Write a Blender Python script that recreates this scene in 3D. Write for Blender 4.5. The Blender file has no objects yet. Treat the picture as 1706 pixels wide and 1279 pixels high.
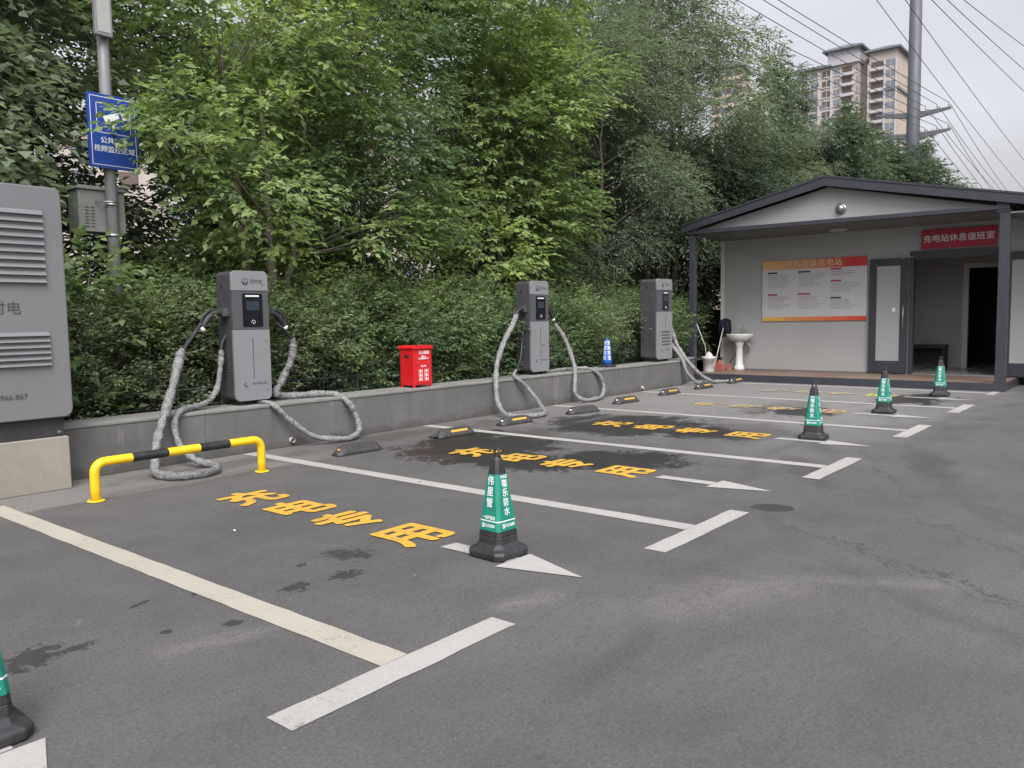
import bpy, math, random
import numpy as np
from mathutils import Vector, Matrix
R = math.radians
PI = math.pi
sc = bpy.context.scene
C = sc.collection
random.seed(7)

# ------------------------------------------------------------------ camera
cam_d = bpy.data.cameras.new('camera')
cam = bpy.data.objects.new('camera', cam_d)
C.objects.link(cam)
sc.camera = cam
cam_d.sensor_fit = 'HORIZONTAL'
cam_d.sensor_width = 36.0
cam_d.lens = 1341.11 / 1706 * 36.0
cam_d.clip_start = 0.05
cam_d.clip_end = 4000
_y, _p, _r = 0.6920, -0.0819, -0.0161
_f = Vector((math.cos(_y) * math.cos(_p), math.sin(_y) * math.cos(_p), math.sin(_p)))
_rt = Vector((math.sin(_y), -math.cos(_y), 0))
_u = _rt.cross(_f)
_r2 = math.cos(_r) * _rt + math.sin(_r) * _u
_u2 = -math.sin(_r) * _rt + math.cos(_r) * _u
m = Matrix((_r2, _u2, -_f)).transposed().to_4x4()
m.translation = (0, 0, 1.42)
cam.matrix_world = m

# ------------------------------------------------------------------ world, sun, exposure
SUN_EL, SUN_AZ = R(52), R(228)          # azimuth measured from +x towards +y
w = bpy.data.worlds.new('World')
sc.world = w
w.use_nodes = True
nt = w.node_tree
nt.nodes.clear()
out = nt.nodes.new('ShaderNodeOutputWorld')
bg = nt.nodes.new('ShaderNodeBackground')
sky = nt.nodes.new('ShaderNodeTexSky')
sky.sky_type = 'NISHITA'
sky.sun_disc = False
sky.sun_elevation = SUN_EL
sky.sun_rotation = PI / 2 - SUN_AZ
sky.air_density = 1.6
sky.dust_density = 6.0
sky.ozone_density = 2.0
hs = nt.nodes.new('ShaderNodeHueSaturation')      # overcast: nearly colourless sky
hs.inputs['Saturation'].default_value = 0.16
hs.inputs['Value'].default_value = 1.0
cl = nt.nodes.new('ShaderNodeTexNoise')           # faint cloud structure
cl.inputs['Scale'].default_value = 2.2
cl.inputs['Detail'].default_value = 5
tcw = nt.nodes.new('ShaderNodeTexCoord')
mpw = nt.nodes.new('ShaderNodeMapping')
mpw.inputs['Scale'].default_value = (1, 1, 2.5)
mr = nt.nodes.new('ShaderNodeMapRange')
mr.inputs['From Min'].default_value = 0.3
mr.inputs['From Max'].default_value = 0.7
mr.inputs['To Min'].default_value = 0.88
mr.inputs['To Max'].default_value = 1.08
mu = nt.nodes.new('ShaderNodeMix')
mu.data_type = 'RGBA'
mu.blend_type = 'MULTIPLY'
mu.inputs['Factor'].default_value = 1.0
nt.links.new(tcw.outputs['Generated'], mpw.inputs['Vector'])
nt.links.new(mpw.outputs[0], cl.inputs['Vector'])
nt.links.new(cl.outputs[0], mr.inputs[0])
nt.links.new(sky.outputs[0], hs.inputs['Color'])
nt.links.new(hs.outputs[0], mu.inputs[6])
nt.links.new(mr.outputs[0], mu.inputs[7])
tint = nt.nodes.new('ShaderNodeMix')
tint.data_type = 'RGBA'
tint.blend_type = 'MULTIPLY'
tint.inputs['Factor'].default_value = 1.0
tint.inputs[7].default_value = (1.0, 0.985, 1.045, 1)
nt.links.new(mu.outputs[2], tint.inputs[6])
nt.links.new(tint.outputs[2], bg.inputs[0])
bg.inputs[1].default_value = 0.137
nt.links.new(bg.outputs[0], out.inputs[0])

sd = bpy.data.lights.new('sun', 'SUN')
sun = bpy.data.objects.new('sun', sd)
C.objects.link(sun)
sd.energy = 1.35
sd.angle = R(40)
sd.color = (1.0, 0.97, 0.93)
sdir = Vector((math.cos(SUN_EL) * math.cos(SUN_AZ), math.cos(SUN_EL) * math.sin(SUN_AZ), math.sin(SUN_EL)))
sun.rotation_euler = sdir.to_track_quat('Z', 'Y').to_euler()
sun.location = (0, 0, 60)

sc.view_settings.view_transform = 'Standard'
sc.view_settings.look = 'None'
sc.view_settings.exposure = 0.78
sc.view_settings.gamma = 1.0
sc.view_settings.use_curve_mapping = False
sc.cycles.max_bounces = 6
sc.cycles.transparent_max_bounces = 6
sc.cycles.use_denoising = True

# ------------------------------------------------------------------ node helpers
def lin(c):
    return tuple(((x / 12.92) if x <= 0.04045 else ((x + 0.055) / 1.055) ** 2.4) for x in c)

class NT:
    def __init__(s, name):
        s.m = bpy.data.materials.new(name)
        s.m.use_nodes = True
        s.t = s.m.node_tree
        s.b = s.t.nodes['Principled BSDF']
        s.tc = s.t.nodes.new('ShaderNodeTexCoord')
    def n(s, typ, **kw):
        x = s.t.nodes.new(typ)
        for k, v in kw.items():
            setattr(x, k, v)
        return x
    def l(s, a, b):
        s.t.links.new(a, b)
    def noise(s, scale, detail=4, rough=0.55, vec=None, dist=0.0, dim=None):
        x = s.n('ShaderNodeTexNoise')
        x.inputs['Scale'].default_value = scale
        x.inputs['Detail'].default_value = detail
        x.inputs['Roughness'].default_value = rough
        x.inputs['Distortion'].default_value = dist
        s.l(vec if vec is not None else s.tc.outputs['Object'], x.inputs['Vector'])
        return x.outputs[0]
    def rng(s, v, a, b, c=0.0, d=1.0):
        x = s.n('ShaderNodeMapRange')
        x.inputs[1].default_value = a
        x.inputs[2].default_value = b
        x.inputs[3].default_value = c
        x.inputs[4].default_value = d
        s.l(v, x.inputs[0])
        return x.outputs[0]
    def math(s, op, a, b=None, clamp=False):
        x = s.n('ShaderNodeMath', operation=op)
        x.use_clamp = clamp
        for i, v in enumerate((a, b)):
            if v is None:
                continue
            if isinstance(v, (int, float)):
                x.inputs[i].default_value = v
            else:
                s.l(v, x.inputs[i])
        return x.outputs[0]
    def mix(s, f, a, b, mode='MIX'):
        x = s.n('ShaderNodeMix', data_type='RGBA', blend_type=mode)
        for i, v in ((0, f), (6, a), (7, b)):
            if isinstance(v, (int, float)):
                x.inputs[i].default_value = v
            elif isinstance(v, tuple):
                x.inputs[i].default_value = (*v[:3], 1)
            else:
                s.l(v, x.inputs[i])
        return x.outputs[2]
    def map(s, loc=(0, 0, 0), rot=(0, 0, 0), scale=(1, 1, 1), typ='POINT', src=None):
        x = s.n('ShaderNodeMapping', vector_type=typ)
        x.inputs['Location'].default_value = loc
        x.inputs['Rotation'].default_value = rot
        x.inputs['Scale'].default_value = scale
        s.l(src if src is not None else s.tc.outputs['Object'], x.inputs['Vector'])
        return x.outputs[0]
    def col(s, v):
        if isinstance(v, tuple):
            s.b.inputs['Base Color'].default_value = (*v[:3], 1)
        else:
            s.l(v, s.b.inputs['Base Color'])
    def rough(s, v):
        if isinstance(v, (int, float)):
            s.b.inputs['Roughness'].default_value = v
        else:
            s.l(v, s.b.inputs['Roughness'])
    def bump(s, h, dist=0.002, strength=0.5):
        x = s.n('ShaderNodeBump')
        x.inputs['Strength'].default_value = strength
        x.inputs['Distance'].default_value = dist
        s.l(h, x.inputs['Height'])
        s.l(x.outputs[0], s.b.inputs['Normal'])

MATS = {}
def mat(name, c, rough=0.5, var=0.12, scale=6.0, metal=0.0, bump=0.0, bscale=60, dirt=0.0, dirtc=(0.12, 0.11, 0.1), spec=0.5):
    """painted / plastic / metal surface with uneven tone and a little dirt"""
    k = NT(name)
    a = k.noise(scale, 5, 0.6)
    v = k.rng(a, 0.3, 0.7, 1 - var, 1 + var * 0.6)
    base = k.mix(1.0, c, v, 'MULTIPLY')
    if dirt > 0:
        d = k.rng(k.noise(scale * 2.3, 6, 0.7, dist=0.6), 0.5, 0.72, 0, dirt)
        base = k.mix(d, base, dirtc)
    k.col(base)
    k.rough(k.rng(k.noise(scale * 1.7, 3), 0.3, 0.7, max(0.03, rough - 0.08), min(1, rough + 0.1)))
    k.b.inputs['Metallic'].default_value = metal
    k.b.inputs['Specular IOR Level'].default_value = spec
    if bump > 0:
        k.bump(k.noise(bscale, 4), bump, 0.6)
    MATS[name] = k.m
    return k.m

# ------------------------------------------------------------------ mesh helpers
class MB:
    def __init__(s):
        s.v = []; s.f = []; s.mi = []; s.sm = []
        s.cur = 0
    def add(s, vs, fs, smooth=False):
        o = len(s.v)
        s.v += [tuple(p) for p in vs]
        for f in fs:
            s.f.append([o + i for i in f]); s.mi.append(s.cur); s.sm.append(smooth)
        return s
    def box(s, x0, x1, y0, y1, z0, z1, rz=0, about=None):
        vs = [(x, y, z) for z in (z0, z1) for y in (y0, y1) for x in (x0, x1)]
        if rz:
            cx, cy = about or ((x0 + x1) / 2, (y0 + y1) / 2)
            c_, s_ = math.cos(rz), math.sin(rz)
            vs = [(cx + (x - cx) * c_ - (y - cy) * s_, cy + (x - cx) * s_ + (y - cy) * c_, z) for x, y, z in vs]
        return s.add(vs, [(0, 2, 3, 1), (4, 5, 7, 6), (0, 1, 5, 4), (2, 6, 7, 3), (0, 4, 6, 2), (1, 3, 7, 5)])
    def prism(s, pts, a, b, axis='z', smooth=False):
        """polygon pts extruded along an axis from a to b. axis x: pts=(y,z); y: pts=(x,z); z: pts=(x,y)"""
        def P(p, t):
            return (t, p[0], p[1]) if axis == 'x' else (p[0], t, p[1]) if axis == 'y' else (p[0], p[1], t)
        n = len(pts)
        vs = [P(p, a) for p in pts] + [P(p, b) for p in pts]
        s.add(vs, [list(range(n))[::-1], list(range(n, 2 * n))])
        o = len(s.v) - 2 * n
        for i in range(n):
            j = (i + 1) % n
            s.f.append([o + i, o + j, o + n + j, o + n + i]); s.mi.append(s.cur); s.sm.append(smooth)
        return s
    def loft(s, rings, cap=True, smooth=True, closed=True):
        n = len(rings[0]); o = len(s.v)
        for r in rings:
            s.v += [tuple(p) for p in r]
        for k in range(len(rings) - 1):
            for i in range(n if closed else n - 1):
                j = (i + 1) % n
                s.f.append([o + k * n + i, o + k * n + j, o + (k + 1) * n + j, o + (k + 1) * n + i])
                s.mi.append(s.cur); s.sm.append(smooth)
        if cap:
            s.f.append([o + i for i in range(n)][::-1]); s.mi.append(s.cur); s.sm.append(False)
            e = o + (len(rings) - 1) * n
            s.f.append([e + i for i in range(n)]); s.mi.append(s.cur); s.sm.append(False)
        return s
    def tube(s, pts, rad, n=10, cap=True, mis=None, wob=0.0):
        pts = [Vector(p) for p in pts]
        if isinstance(rad, (int, float)):
            rad = [rad] * len(pts)
        rings = []
        ref = None
        for i, p in enumerate(pts):
            d = (pts[min(i + 1, len(pts) - 1)] - pts[max(i - 1, 0)])
            d = d.normalized() if d.length > 1e-9 else Vector((0, 0, 1))
            if ref is None:
                ref = d.orthogonal().normalized()
            ref = (ref - d * ref.dot(d))
            ref = ref.normalized() if ref.length > 1e-6 else d.orthogonal().normalized()
            b = d.cross(ref)
            rr = []
            for k in range(n):
                a = 2 * PI * k / n
                q = rad[i] * (1 + (random.uniform(-wob, wob) if wob else 0))
                rr.append(p + (ref * math.cos(a) + b * math.sin(a)) * q)
            rings.append(rr)
        if mis is None:
            return s.loft(rings, cap)
        o = len(s.f)
        s.loft(rings, cap)
        for k in range(len(rings) - 1):
            for i in range(n):
                s.mi[o + k * n + i] = mis(k)
        return s
    def cyl(s, p, r, h, n=20, r2=None, axis='z'):
        r2 = r if r2 is None else r2
        d = {'x': Vector((1, 0, 0)), 'y': Vector((0, 1, 0)), 'z': Vector((0, 0, 1))}[axis]
        return s.tube([p, Vector(p) + d * h], [r, r2], n)
    def lathe(s, c, prof, n=24, cap=True):
        rings = [[(c[0] + r * math.cos(2 * PI * k / n), c[1] + r * math.sin(2 * PI * k / n), c[2] + z) for k in range(n)] for r, z in prof]
        return s.loft(rings, cap)
    def build(s, name, mats, parent=None, bevel=0.0, seg=2, smooth_angle=None):
        me = bpy.data.meshes.new(name)
        me.from_pydata(s.v, [], s.f)
        if not isinstance(mats, (list, tuple)):
            mats = [mats]
        for q in mats:
            me.materials.append(q)
        me.polygons.foreach_set('material_index', s.mi)
        me.polygons.foreach_set('use_smooth', s.sm)
        me.update()
        o = bpy.data.objects.new(name, me)
        C.objects.link(o)
        if parent:
            o.parent = parent
        if bevel > 0:
            b = o.modifiers.new('bevel', 'BEVEL')
            b.width = bevel; b.segments = seg; b.limit_method = 'ANGLE'; b.angle_limit = R(35)
            b.harden_normals = False
        return o

def rrect(x0, x1, y0, y1, r, n=5):
    """rounded rectangle outline"""
    pts = []
    for cx, cy, a0 in ((x1 - r, y0 + r, -90), (x1 - r, y1 - r, 0), (x0 + r, y1 - r, 90), (x0 + r, y0 + r, 180)):
        for k in range(n + 1):
            a = R(a0 + 90 * k / n)
            pts.append((cx + r * math.cos(a), cy + r * math.sin(a)))
    return pts

def smoothp(pts, k=6):
    """Catmull-Rom through the points"""
    P = [Vector(p) for p in pts]
    P = [P[0] * 2 - P[1]] + P + [P[-1] * 2 - P[-2]]
    res = []
    for i in range(1, len(P) - 2):
        for j in range(k):
            t = j / k
            a, b, c, d = P[i - 1], P[i], P[i + 1], P[i + 2]
            res.append(0.5 * ((2 * b) + (-a + c) * t + (2 * a - 5 * b + 4 * c - d) * t * t + (-a + 3 * b - 3 * c + d) * t ** 3))
    res.append(P[-2])
    return res

def tag(o, label=None, cat=None, group=None, kind=None):
    if label: o['label'] = label
    if cat: o['category'] = cat
    if group: o['group'] = group
    if kind: o['kind'] = kind
    return o

def thing(name, label, cat, loc=(0, 0, 0), rz=0, group=None):
    o = bpy.data.objects.new(name, None)
    o.empty_display_size = 0.2
    C.objects.link(o)
    o.location = loc
    o.rotation_euler = (0, 0, rz)
    return tag(o, label, cat, group)

def copy_tree(o, parent=None):
    c = o.copy()
    C.objects.link(c)
    c.parent = parent
    for ch in list(o.children):
        copy_tree(ch, c)
    return c

def text(name, body, size, m_, parent, M4, offset=0.0, extrude=0.0006, align='CENTER', space=1.0, vspace=1.0):
    """lettering turned into a mesh; M4 places its local xy plane"""
    cu = bpy.data.curves.new(name, 'FONT')
    cu.body = body
    cu.size = 1.0
    cu.align_x = align
    cu.align_y = 'CENTER'
    cu.extrude = 0.0
    cu.resolution_u = 3
    cu.space_character = space
    cu.space_line = vspace
    t = bpy.data.objects.new('tmp', cu)
    C.objects.link(t)
    me = bpy.data.meshes.new_from_object(t.evaluated_get(bpy.context.evaluated_depsgraph_get()))
    bpy.data.objects.remove(t)
    me.transform(Matrix.Scale(size, 4))
    if offset > 0:          # bold weight: the glyph laid down again a stroke-width around itself
        nv = len(me.vertices)
        co = np.empty(nv * 3); me.vertices.foreach_get('co', co); co = co.reshape(-1, 3)
        polys = [tuple(p.vertices) for p in me.polygons]
        V, F = [], []
        offs = [(0, 0)] + [(offset * math.cos(q * PI / 4), offset * math.sin(q * PI / 4)) for q in range(8)]
        dz = min(0.00012, size * 0.0008)
        for i_, (ox, oy) in enumerate(offs):
            V.append(co + np.array([ox, oy, dz * i_]))
            F += [tuple(v + i_ * nv for v in p) for p in polys]
        me = bpy.data.meshes.new(name)
        me.from_pydata(np.concatenate(V).tolist(), [], F)
        me.update()
    me.name = name
    me.materials.clear()
    me.materials.append(m_)
    o = bpy.data.objects.new(name, me)
    C.objects.link(o)
    if parent: o.parent = parent
    o.matrix_local = M4
    return o

def plane_m(o, xa, ya):
    """matrix with local x along xa, local y along ya"""
    xa = Vector(xa).normalized(); ya = Vector(ya).normalized(); za = xa.cross(ya)
    mm = Matrix((xa, ya, za)).transposed().to_4x4()
    mm.translation = o
    return mm

# ------------------------------------------------------------------ materials
def ground_mat():
    k = NT('asphalt')
    ob = k.tc.outputs['Object']
    big = k.noise(0.35, 5, 0.6)
    mid = k.noise(2.2, 6, 0.65, dist=0.4)
    fine = k.noise(160, 3, 0.7)
    grit = k.n('ShaderNodeTexVoronoi')
    grit.inputs['Scale'].default_value = 95
    k.l(ob, grit.inputs['Vector'])
    base = k.mix(k.rng(big, 0.35, 0.65), (0.138, 0.134, 0.132), (0.185, 0.18, 0.175))
    base = k.mix(k.rng(mid, 0.45, 0.75, 0, 0.5), base, (0.215, 0.208, 0.2))
    base = k.mix(k.rng(mid, 0.5, 0.2, 0, 0.35), base, (0.105, 0.102, 0.102))
    # dusty pale concrete-like strip by the wall and over the far bays
    sep = k.n('ShaderNodeSeparateXYZ'); k.l(ob, sep.inputs[0])
    X, Y = sep.outputs[0], sep.outputs[1]
    wob = k.noise(1.1, 4)
    yy = k.math('ADD', Y, k.rng(wob, 0.3, 0.7, -0.06, 0.06))
    apron = k.rng(yy, 6.74, 6.78)
    apron = k.math('MULTIPLY', apron, k.rng(X, 5.6, 4.4))
    base = k.mix(k.math('MULTIPLY', apron, 0.85), base, (0.36, 0.345, 0.31))
    far = k.math('MULTIPLY', k.rng(k.math('ADD', X, k.math('MULTIPLY', wob, 3.0)), 8.5, 13.5), k.rng(k.math('ADD', Y, k.math('MULTIPLY', wob, 1.5)), 2.6, 4.2))
    base = k.mix(k.math('MULTIPLY', far, 0.7), base, (0.44, 0.435, 0.42))
    wallside = k.rng(k.math('ADD', Y, k.math('MULTIPLY', mid, 1.2)), 6.9, 7.7)
    base = k.mix(k.math('MULTIPLY', wallside, 0.30), base, (0.26, 0.245, 0.23))
    # long faint streaks (tyre polish)
    st = k.noise(1.0, 5, 0.7, vec=k.map(scale=(0.9, 5.0, 1)))
    base = k.mix(k.rng(st, 0.52, 0.75, 0, 0.28), base, (0.235, 0.228, 0.22))
    rn1 = k.noise(2.6, 6, 0.68, dist=0.5)
    rn2 = k.noise(9, 5, 0.7)
    rnd = k.math('ADD', k.math('ADD', k.rng(rn1, 0.2, 0.8, -0.5, 0.5), k.rng(rn2, 0.2, 0.8, -0.3, 0.3)), k.rng(k.noise(34, 4, 0.7, vec=k.map(rot=(0, 0, 0.9), scale=(0.6, 1.5, 1))), 0.25, 0.75, -0.3, 0.3))
    def blot(cx, cy, rx, ry, ang=0, rag=1.0, soft=0.12):
        v = k.map((cx, cy, 0), (0, 0, R(ang)), (rx, ry, 50), 'TEXTURE')
        ln = k.n('ShaderNodeVectorMath', operation='LENGTH'); k.l(v, ln.inputs[0])
        q = k.math('ADD', ln.outputs['Value'], k.math('MULTIPLY', rnd, rag) if rag != 1 else rnd)
        return k.rng(q, 1.0, 1.0 - soft)
    def union(lst):
        r = lst[0]
        for q in lst[1:]:
            r = k.math('MAXIMUM', r, q)
        return r
    wet = union([blot(6.55, 5.9, 1.0, 0.75, -15), blot(6.95, 6.5, 0.75, 0.35, 10), blot(6.75, 4.25, 0.55, 0.75, 20), blot(6.1, 5.0, 0.45, 0.9, 15, 1.3),
                 blot(9.05, 5.6, 1.05, 1.1, 0), blot(8.9, 4.5, 0.5, 0.7, 0, 1.3), blot(11.6, 4.2, 0.6, 0.5, 0, 1.4), blot(14.2, 3.3, 1.0, 0.5, 0, 1.5)])
    damp = union([blot(9.3, 4.2, 1.1, 1.0, 0, 1.2, 0.5), blot(8.2, 7.15, 1.0, 0.35, 0, 1.2, 0.5), blot(7.3, 6.2, 1.6, 0.5, -8, 1.4, 0.5), blot(6.5, 7.35, 1.2, 0.3, 0, 1, .5),
                  blot(12.0, 4.6, 1.3, 0.6, 0, 1.6, 0.5), blot(4.2, 7.3, 1.4, 0.28, 0, .8, .5), blot(7.3, 2.6, 0.9, 0.18, 30, 1.2, 0.4), blot(8.3, 1.8, 1.2, .25, 20, 1.2, .5)])
    rnd0 = rnd
    rnd = k.math('ADD', k.rng(k.noise(17, 5, 0.7), 0.25, 0.75, -0.55, 0.55), k.math('MULTIPLY', rnd0, 0.3))
    spots = union([blot(1.25, 3.72, 0.13, 0.09, 40, 1.9), blot(1.42, 3.70, 0.07, 0.05, 0, 1.9), blot(1.85, 4.02, 0.07, 0.02, 20, .6), blot(2.12, 3.95, 0.06, 0.02, 50, .8),
                   blot(3.05, 3.85, 0.10, 0.16, 30, 1.9), blot(2.8, 3.55, 0.10, 0.07, 0, 1.9), blot(2.5, 3.6, 0.09, 0.06, 30, 1.9), blot(2.0, 3.4, .05, .04, 0, 1),
                   blot(1.75, 3.55, .03, .03, 0, .7), blot(5.69, 2.25, 0.13, 0.16, 30, 0.35), blot(2.75, 3.9, 0.04, 0.03)])
    base = k.mix(k.math('MULTIPLY', damp, 0.5), base, (0.085, 0.078, 0.072))
    base = k.mix(k.math('MULTIPLY', wet, 0.88), base, (0.038, 0.035, 0.037))
    base = k.mix(k.math('MULTIPLY', spots, 0.85), base, (0.05, 0.048, 0.048))
    # pale scuffs and the big dusty turning arc
    rnd = rnd0
    pale = union([blot(1.9, 3.25, 0.3, 0.1, -20, 1.5, 0.6), blot(3.75, 1.75, 0.7, 0.35, -30, 1.3, 0.9), blot(4.4, 1.2, 0.7, 0.12, -62, .9, 0.9),
                  blot(3.0, 2.5, .35, .12, -20, 1.4, .8), blot(1.55, 4.0, .08, .02, 60, 1, .6), blot(6.9, 3.75, .15, .05, 0, 1.2, .6), blot(9.5, 6.2, .9, .12, 0, 1.3, .5)])
    base = k.mix(k.math('MULTIPLY', pale, k.rng(rn2, 0.35, 0.6, 0.1, 0.55)), base, (0.33, 0.32, 0.3))
    # tyre tracks swinging out of the bays
    def ring(cx, cy, rad, wd):
        v = k.map((cx, cy, 0), (0, 0, 0), (1, 1, 50), 'TEXTURE')
        ln = k.n('ShaderNodeVectorMath', operation='LENGTH'); k.l(v, ln.inputs[0])
        d = k.math('ABSOLUTE', k.math('SUBTRACT', k.math('ADD', ln.outputs['Value'], k.rng(rn1, 0.3, 0.7, -0.05, 0.05)), rad))
        return k.math('MULTIPLY', k.rng(d, wd, wd * 0.3), k.rng(k.noise(0.8, 4), 0.45, 0.6))
    tr = union([ring(8.5, -2.0, 5.2, 0.11), ring(8.5, -2.0, 3.7, 0.11), ring(2.0, 8.0, 6.3, 0.10), ring(12.0, -3.0, 6.8, 0.14), ring(12.0, -3.0, 5.3, 0.14)])
    base = k.mix(k.math('MULTIPLY', tr, 0.32), base, (0.085, 0.083, 0.083))
    # cracks across the drive
    def crack(cx, cy, ln_, ang, wd):
        v = k.map((cx, cy, 0), (0, 0, R(ang)), (1, 1, 1), 'TEXTURE')
        s2 = k.n('ShaderNodeSeparateXYZ'); k.l(v, s2.inputs[0])
        wv = k.rng(k.noise(3.0, 6, 0.75), 0.25, 0.75, -0.16, 0.16)
        d = k.math('ABSOLUTE', k.math('ADD', s2.outputs[1], wv))
        a = k.rng(d, wd, wd * 0.4)
        b = k.rng(k.math('ABSOLUTE', s2.outputs[0]), ln_, ln_ * 0.85)
        return k.math('MULTIPLY', k.math('MULTIPLY', a, b), k.rng(rn2, 0.35, 0.5))
    cr = union([crack(4.85, 1.2, 0.95, 61, 0.024), crack(4.80, 1.26, 0.9, 60, 0.010), crack(7.6, 2.0, 1.3, 25, 0.014), crack(5.6, 0.9, 0.8, 48, 0.012)])
    base = k.mix(k.math('MULTIPLY', cr, 0.7), base, (0.065, 0.062, 0.06))
    # aggregate speckle
    base = k.mix(k.rng(fine, 0.3, 0.7, 0.0, 0.42), base, k.mix(1.0, base, (0.55, 0.55, 0.55), 'MULTIPLY'))
    sp = k.math('MULTIPLY', k.rng(grit.outputs['Distance'], 0.22, 0.08), k.rng(k.noise(30, 2), 0.5, 0.65))
    base = k.mix(k.math('MULTIPLY', sp, 0.35), base, (0.42, 0.41, 0.39))
    g1 = k.noise(66, 4, 0.75)
    g2 = k.noise(19, 5, 0.7)
    base = k.mix(k.rng(g1, 0.56, 0.40, 0.0, 0.5), base, k.mix(1.0, base, (0.55, 0.55, 0.55), 'MULTIPLY'))
    base = k.mix(k.rng(g1, 0.58, 0.68, 0.0, 0.6), base, k.mix(1.0, base, (1.7, 1.7, 1.65), 'MULTIPLY'))
    base = k.mix(k.rng(g2, 0.52, 0.68, 0.0, 0.45), base, k.mix(1.0, base, (0.62, 0.62, 0.62), 'MULTIPLY'))
    pit = k.math('MULTIPLY', k.rng(k.noise(70, 2), 0.66, 0.72), k.rng(mid, 0.45, 0.6))
    base = k.mix(k.math('MULTIPLY', pit, 0.7), base, (0.05, 0.05, 0.05))
    base = k.mix(1.0, base, (0.625, 0.622, 0.625), 'MULTIPLY')
    k.col(base)
    r = k.rng(mid, 0.2, 0.8, 0.8, 0.95)
    r = k.math('SUBTRACT', r, k.math('MULTIPLY', wet, 0.42))
    k.rough(r)
    k.b.inputs['Specular IOR Level'].default_value = 0.35
    hh = k.math('ADD', k.math('MULTIPLY', k.noise(170, 4, 0.7), 1.0), k.math('MULTIPLY', mid, 0.6))
    k.bump(hh, 0.004, 0.55)
    return k.m
M_GROUND = ground_mat()

def paint_mat(name, c, wear=0.3, wearc=(0.11, 0.105, 0.10), lo=0.56, hi=0.66, stain=0.25):
    k = NT(name)
    gp = k.n('ShaderNodeNewGeometry').outputs['Position']
    a = k.noise(26, 7, 0.75, vec=gp, dist=0.3)
    b = k.noise(2.0, 4, 0.6, vec=gp)
    c2 = k.mix(k.rng(b, 0.35, 0.7, 0, stain), c, tuple(x * 0.62 for x in c))
    c2 = k.mix(k.rng(k.noise(60, 3, vec=gp), 0.35, 0.7, 0, 0.25), c2, tuple(x * 0.6 for x in c))
    wr = k.math('MULTIPLY', k.rng(k.math('ADD', k.math('MULTIPLY', a, 0.72), k.math('MULTIPLY', b, 0.28)), lo, hi), wear)
    k.col(k.mix(wr, c2, wearc))
    k.rough(0.78)
    k.bump(k.noise(170, 4), 0.003, 0.5)
    return k.m
M_LINE = paint_mat('white_road_paint', (0.36, 0.355, 0.335), 0.75, lo=0.555, hi=0.66)
M_LINE2 = paint_mat('cream_road_paint', (0.37, 0.35, 0.29), 0.7, lo=0.56, hi=0.66)
M_YEL = paint_mat('yellow_road_paint', (0.56, 0.33, 0.035), 0.75, lo=0.52, hi=0.64, stain=0.25)
M_YELW = paint_mat('worn_yellow_road_paint', (0.52, 0.34, 0.10), 0.95, wearc=(0.20, 0.195, 0.18), lo=0.44, hi=0.56)
M_YELW2 = paint_mat('very_worn_yellow_road_paint', (0.50, 0.38, 0.13), 0.95, wearc=(0.24, 0.235, 0.22), lo=0.42, hi=0.54)

def concrete(name, c, stain=0.5, streak=0.5, scale=1.5):
    k = NT(name)
    a = k.noise(scale, 6, 0.65, dist=0.5)
    b = k.noise(scale * 6, 6, 0.7)
    s1 = k.noise(1.0, 5, 0.7, vec=k.map(scale=(9, 9, 0.7)))
    base = k.mix(k.rng(a, 0.3, 0.7), tuple(x * 0.80 for x in c), tuple(min(1, x * 1.15) for x in c))
    base = k.mix(k.rng(b, 0.5, 0.75, 0, stain), base, tuple(x * 0.6 for x in c))
    base = k.mix(k.rng(s1, 0.56, 0.75, 0, streak), base, tuple(x * 0.62 for x in c))
    base = k.mix(k.rng(s1, 0.38, 0.28, 0, streak * 0.7), base, tuple(min(1, x * 1.5) for x in c))
    if name == 'wall_render':
        sp = k.n('ShaderNodeSeparateXYZ'); k.l(k.tc.outputs['Object'], sp.inputs[0])
        zz = k.math('ADD', sp.outputs[2], k.rng(k.noise(2.3, 6, 0.7), 0.25, 0.75, -0.13, 0.10))
        base = k.mix(k.rng(zz, 0.10, 0.02, 0, 0.55), base, (0.05, 0.047, 0.04))
        jf = k.math('ABSOLUTE', k.math('SUBTRACT', k.math('FRACT', k.math('MULTIPLY', k.math('ADD', sp.outputs[0], k.rng(k.noise(6, 4, 0.7), 0.3, 0.7, -0.02, 0.02)), 1 / 2.9)), 0.5))
        base = k.mix(k.rng(jf, 0.0022, 0.0008, 0, 0.6), base, (0.045, 0.043, 0.04))
        drip = k.noise(1.0, 5, 0.75, vec=k.map(scale=(22, 22, 1.0)))
        patch = k.rng(k.noise(0.9, 3), 0.48, 0.62)
        base = k.mix(k.math('MULTIPLY', k.rng(drip, 0.58, 0.68, 0, 0.55), patch), base, (0.30, 0.30, 0.28))
    k.col(base)
    k.rough(0.9)
    k.bump(k.math('ADD', k.noise(60, 5, 0.7), k.math('MULTIPLY', b, 1.5)), 0.004, 0.5)
    return k.m
M_WALL = concrete('wall_render', (0.122, 0.121, 0.115), 0.4, 0.6)
M_WALLTOP = concrete('wall_cap', (0.20, 0.20, 0.185), 0.6, 0.0, 3)
M_PLINTH = concrete('plinth_render', (0.25, 0.235, 0.195), 0.35, 0.3, 1.0)
M_SOIL = concrete('soil', (0.06, 0.05, 0.035), 0.7, 0.0, 3)
M_CAB = mat('silver_grey_paint', (0.155, 0.158, 0.163), 0.45, 0.06, 2.5, dirt=0.12, dirtc=(0.22, 0.21, 0.19))
M_CABD = mat('dark_base_metal', (0.028, 0.028, 0.033), 0.5, 0.15, 4, dirt=0.2)
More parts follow.
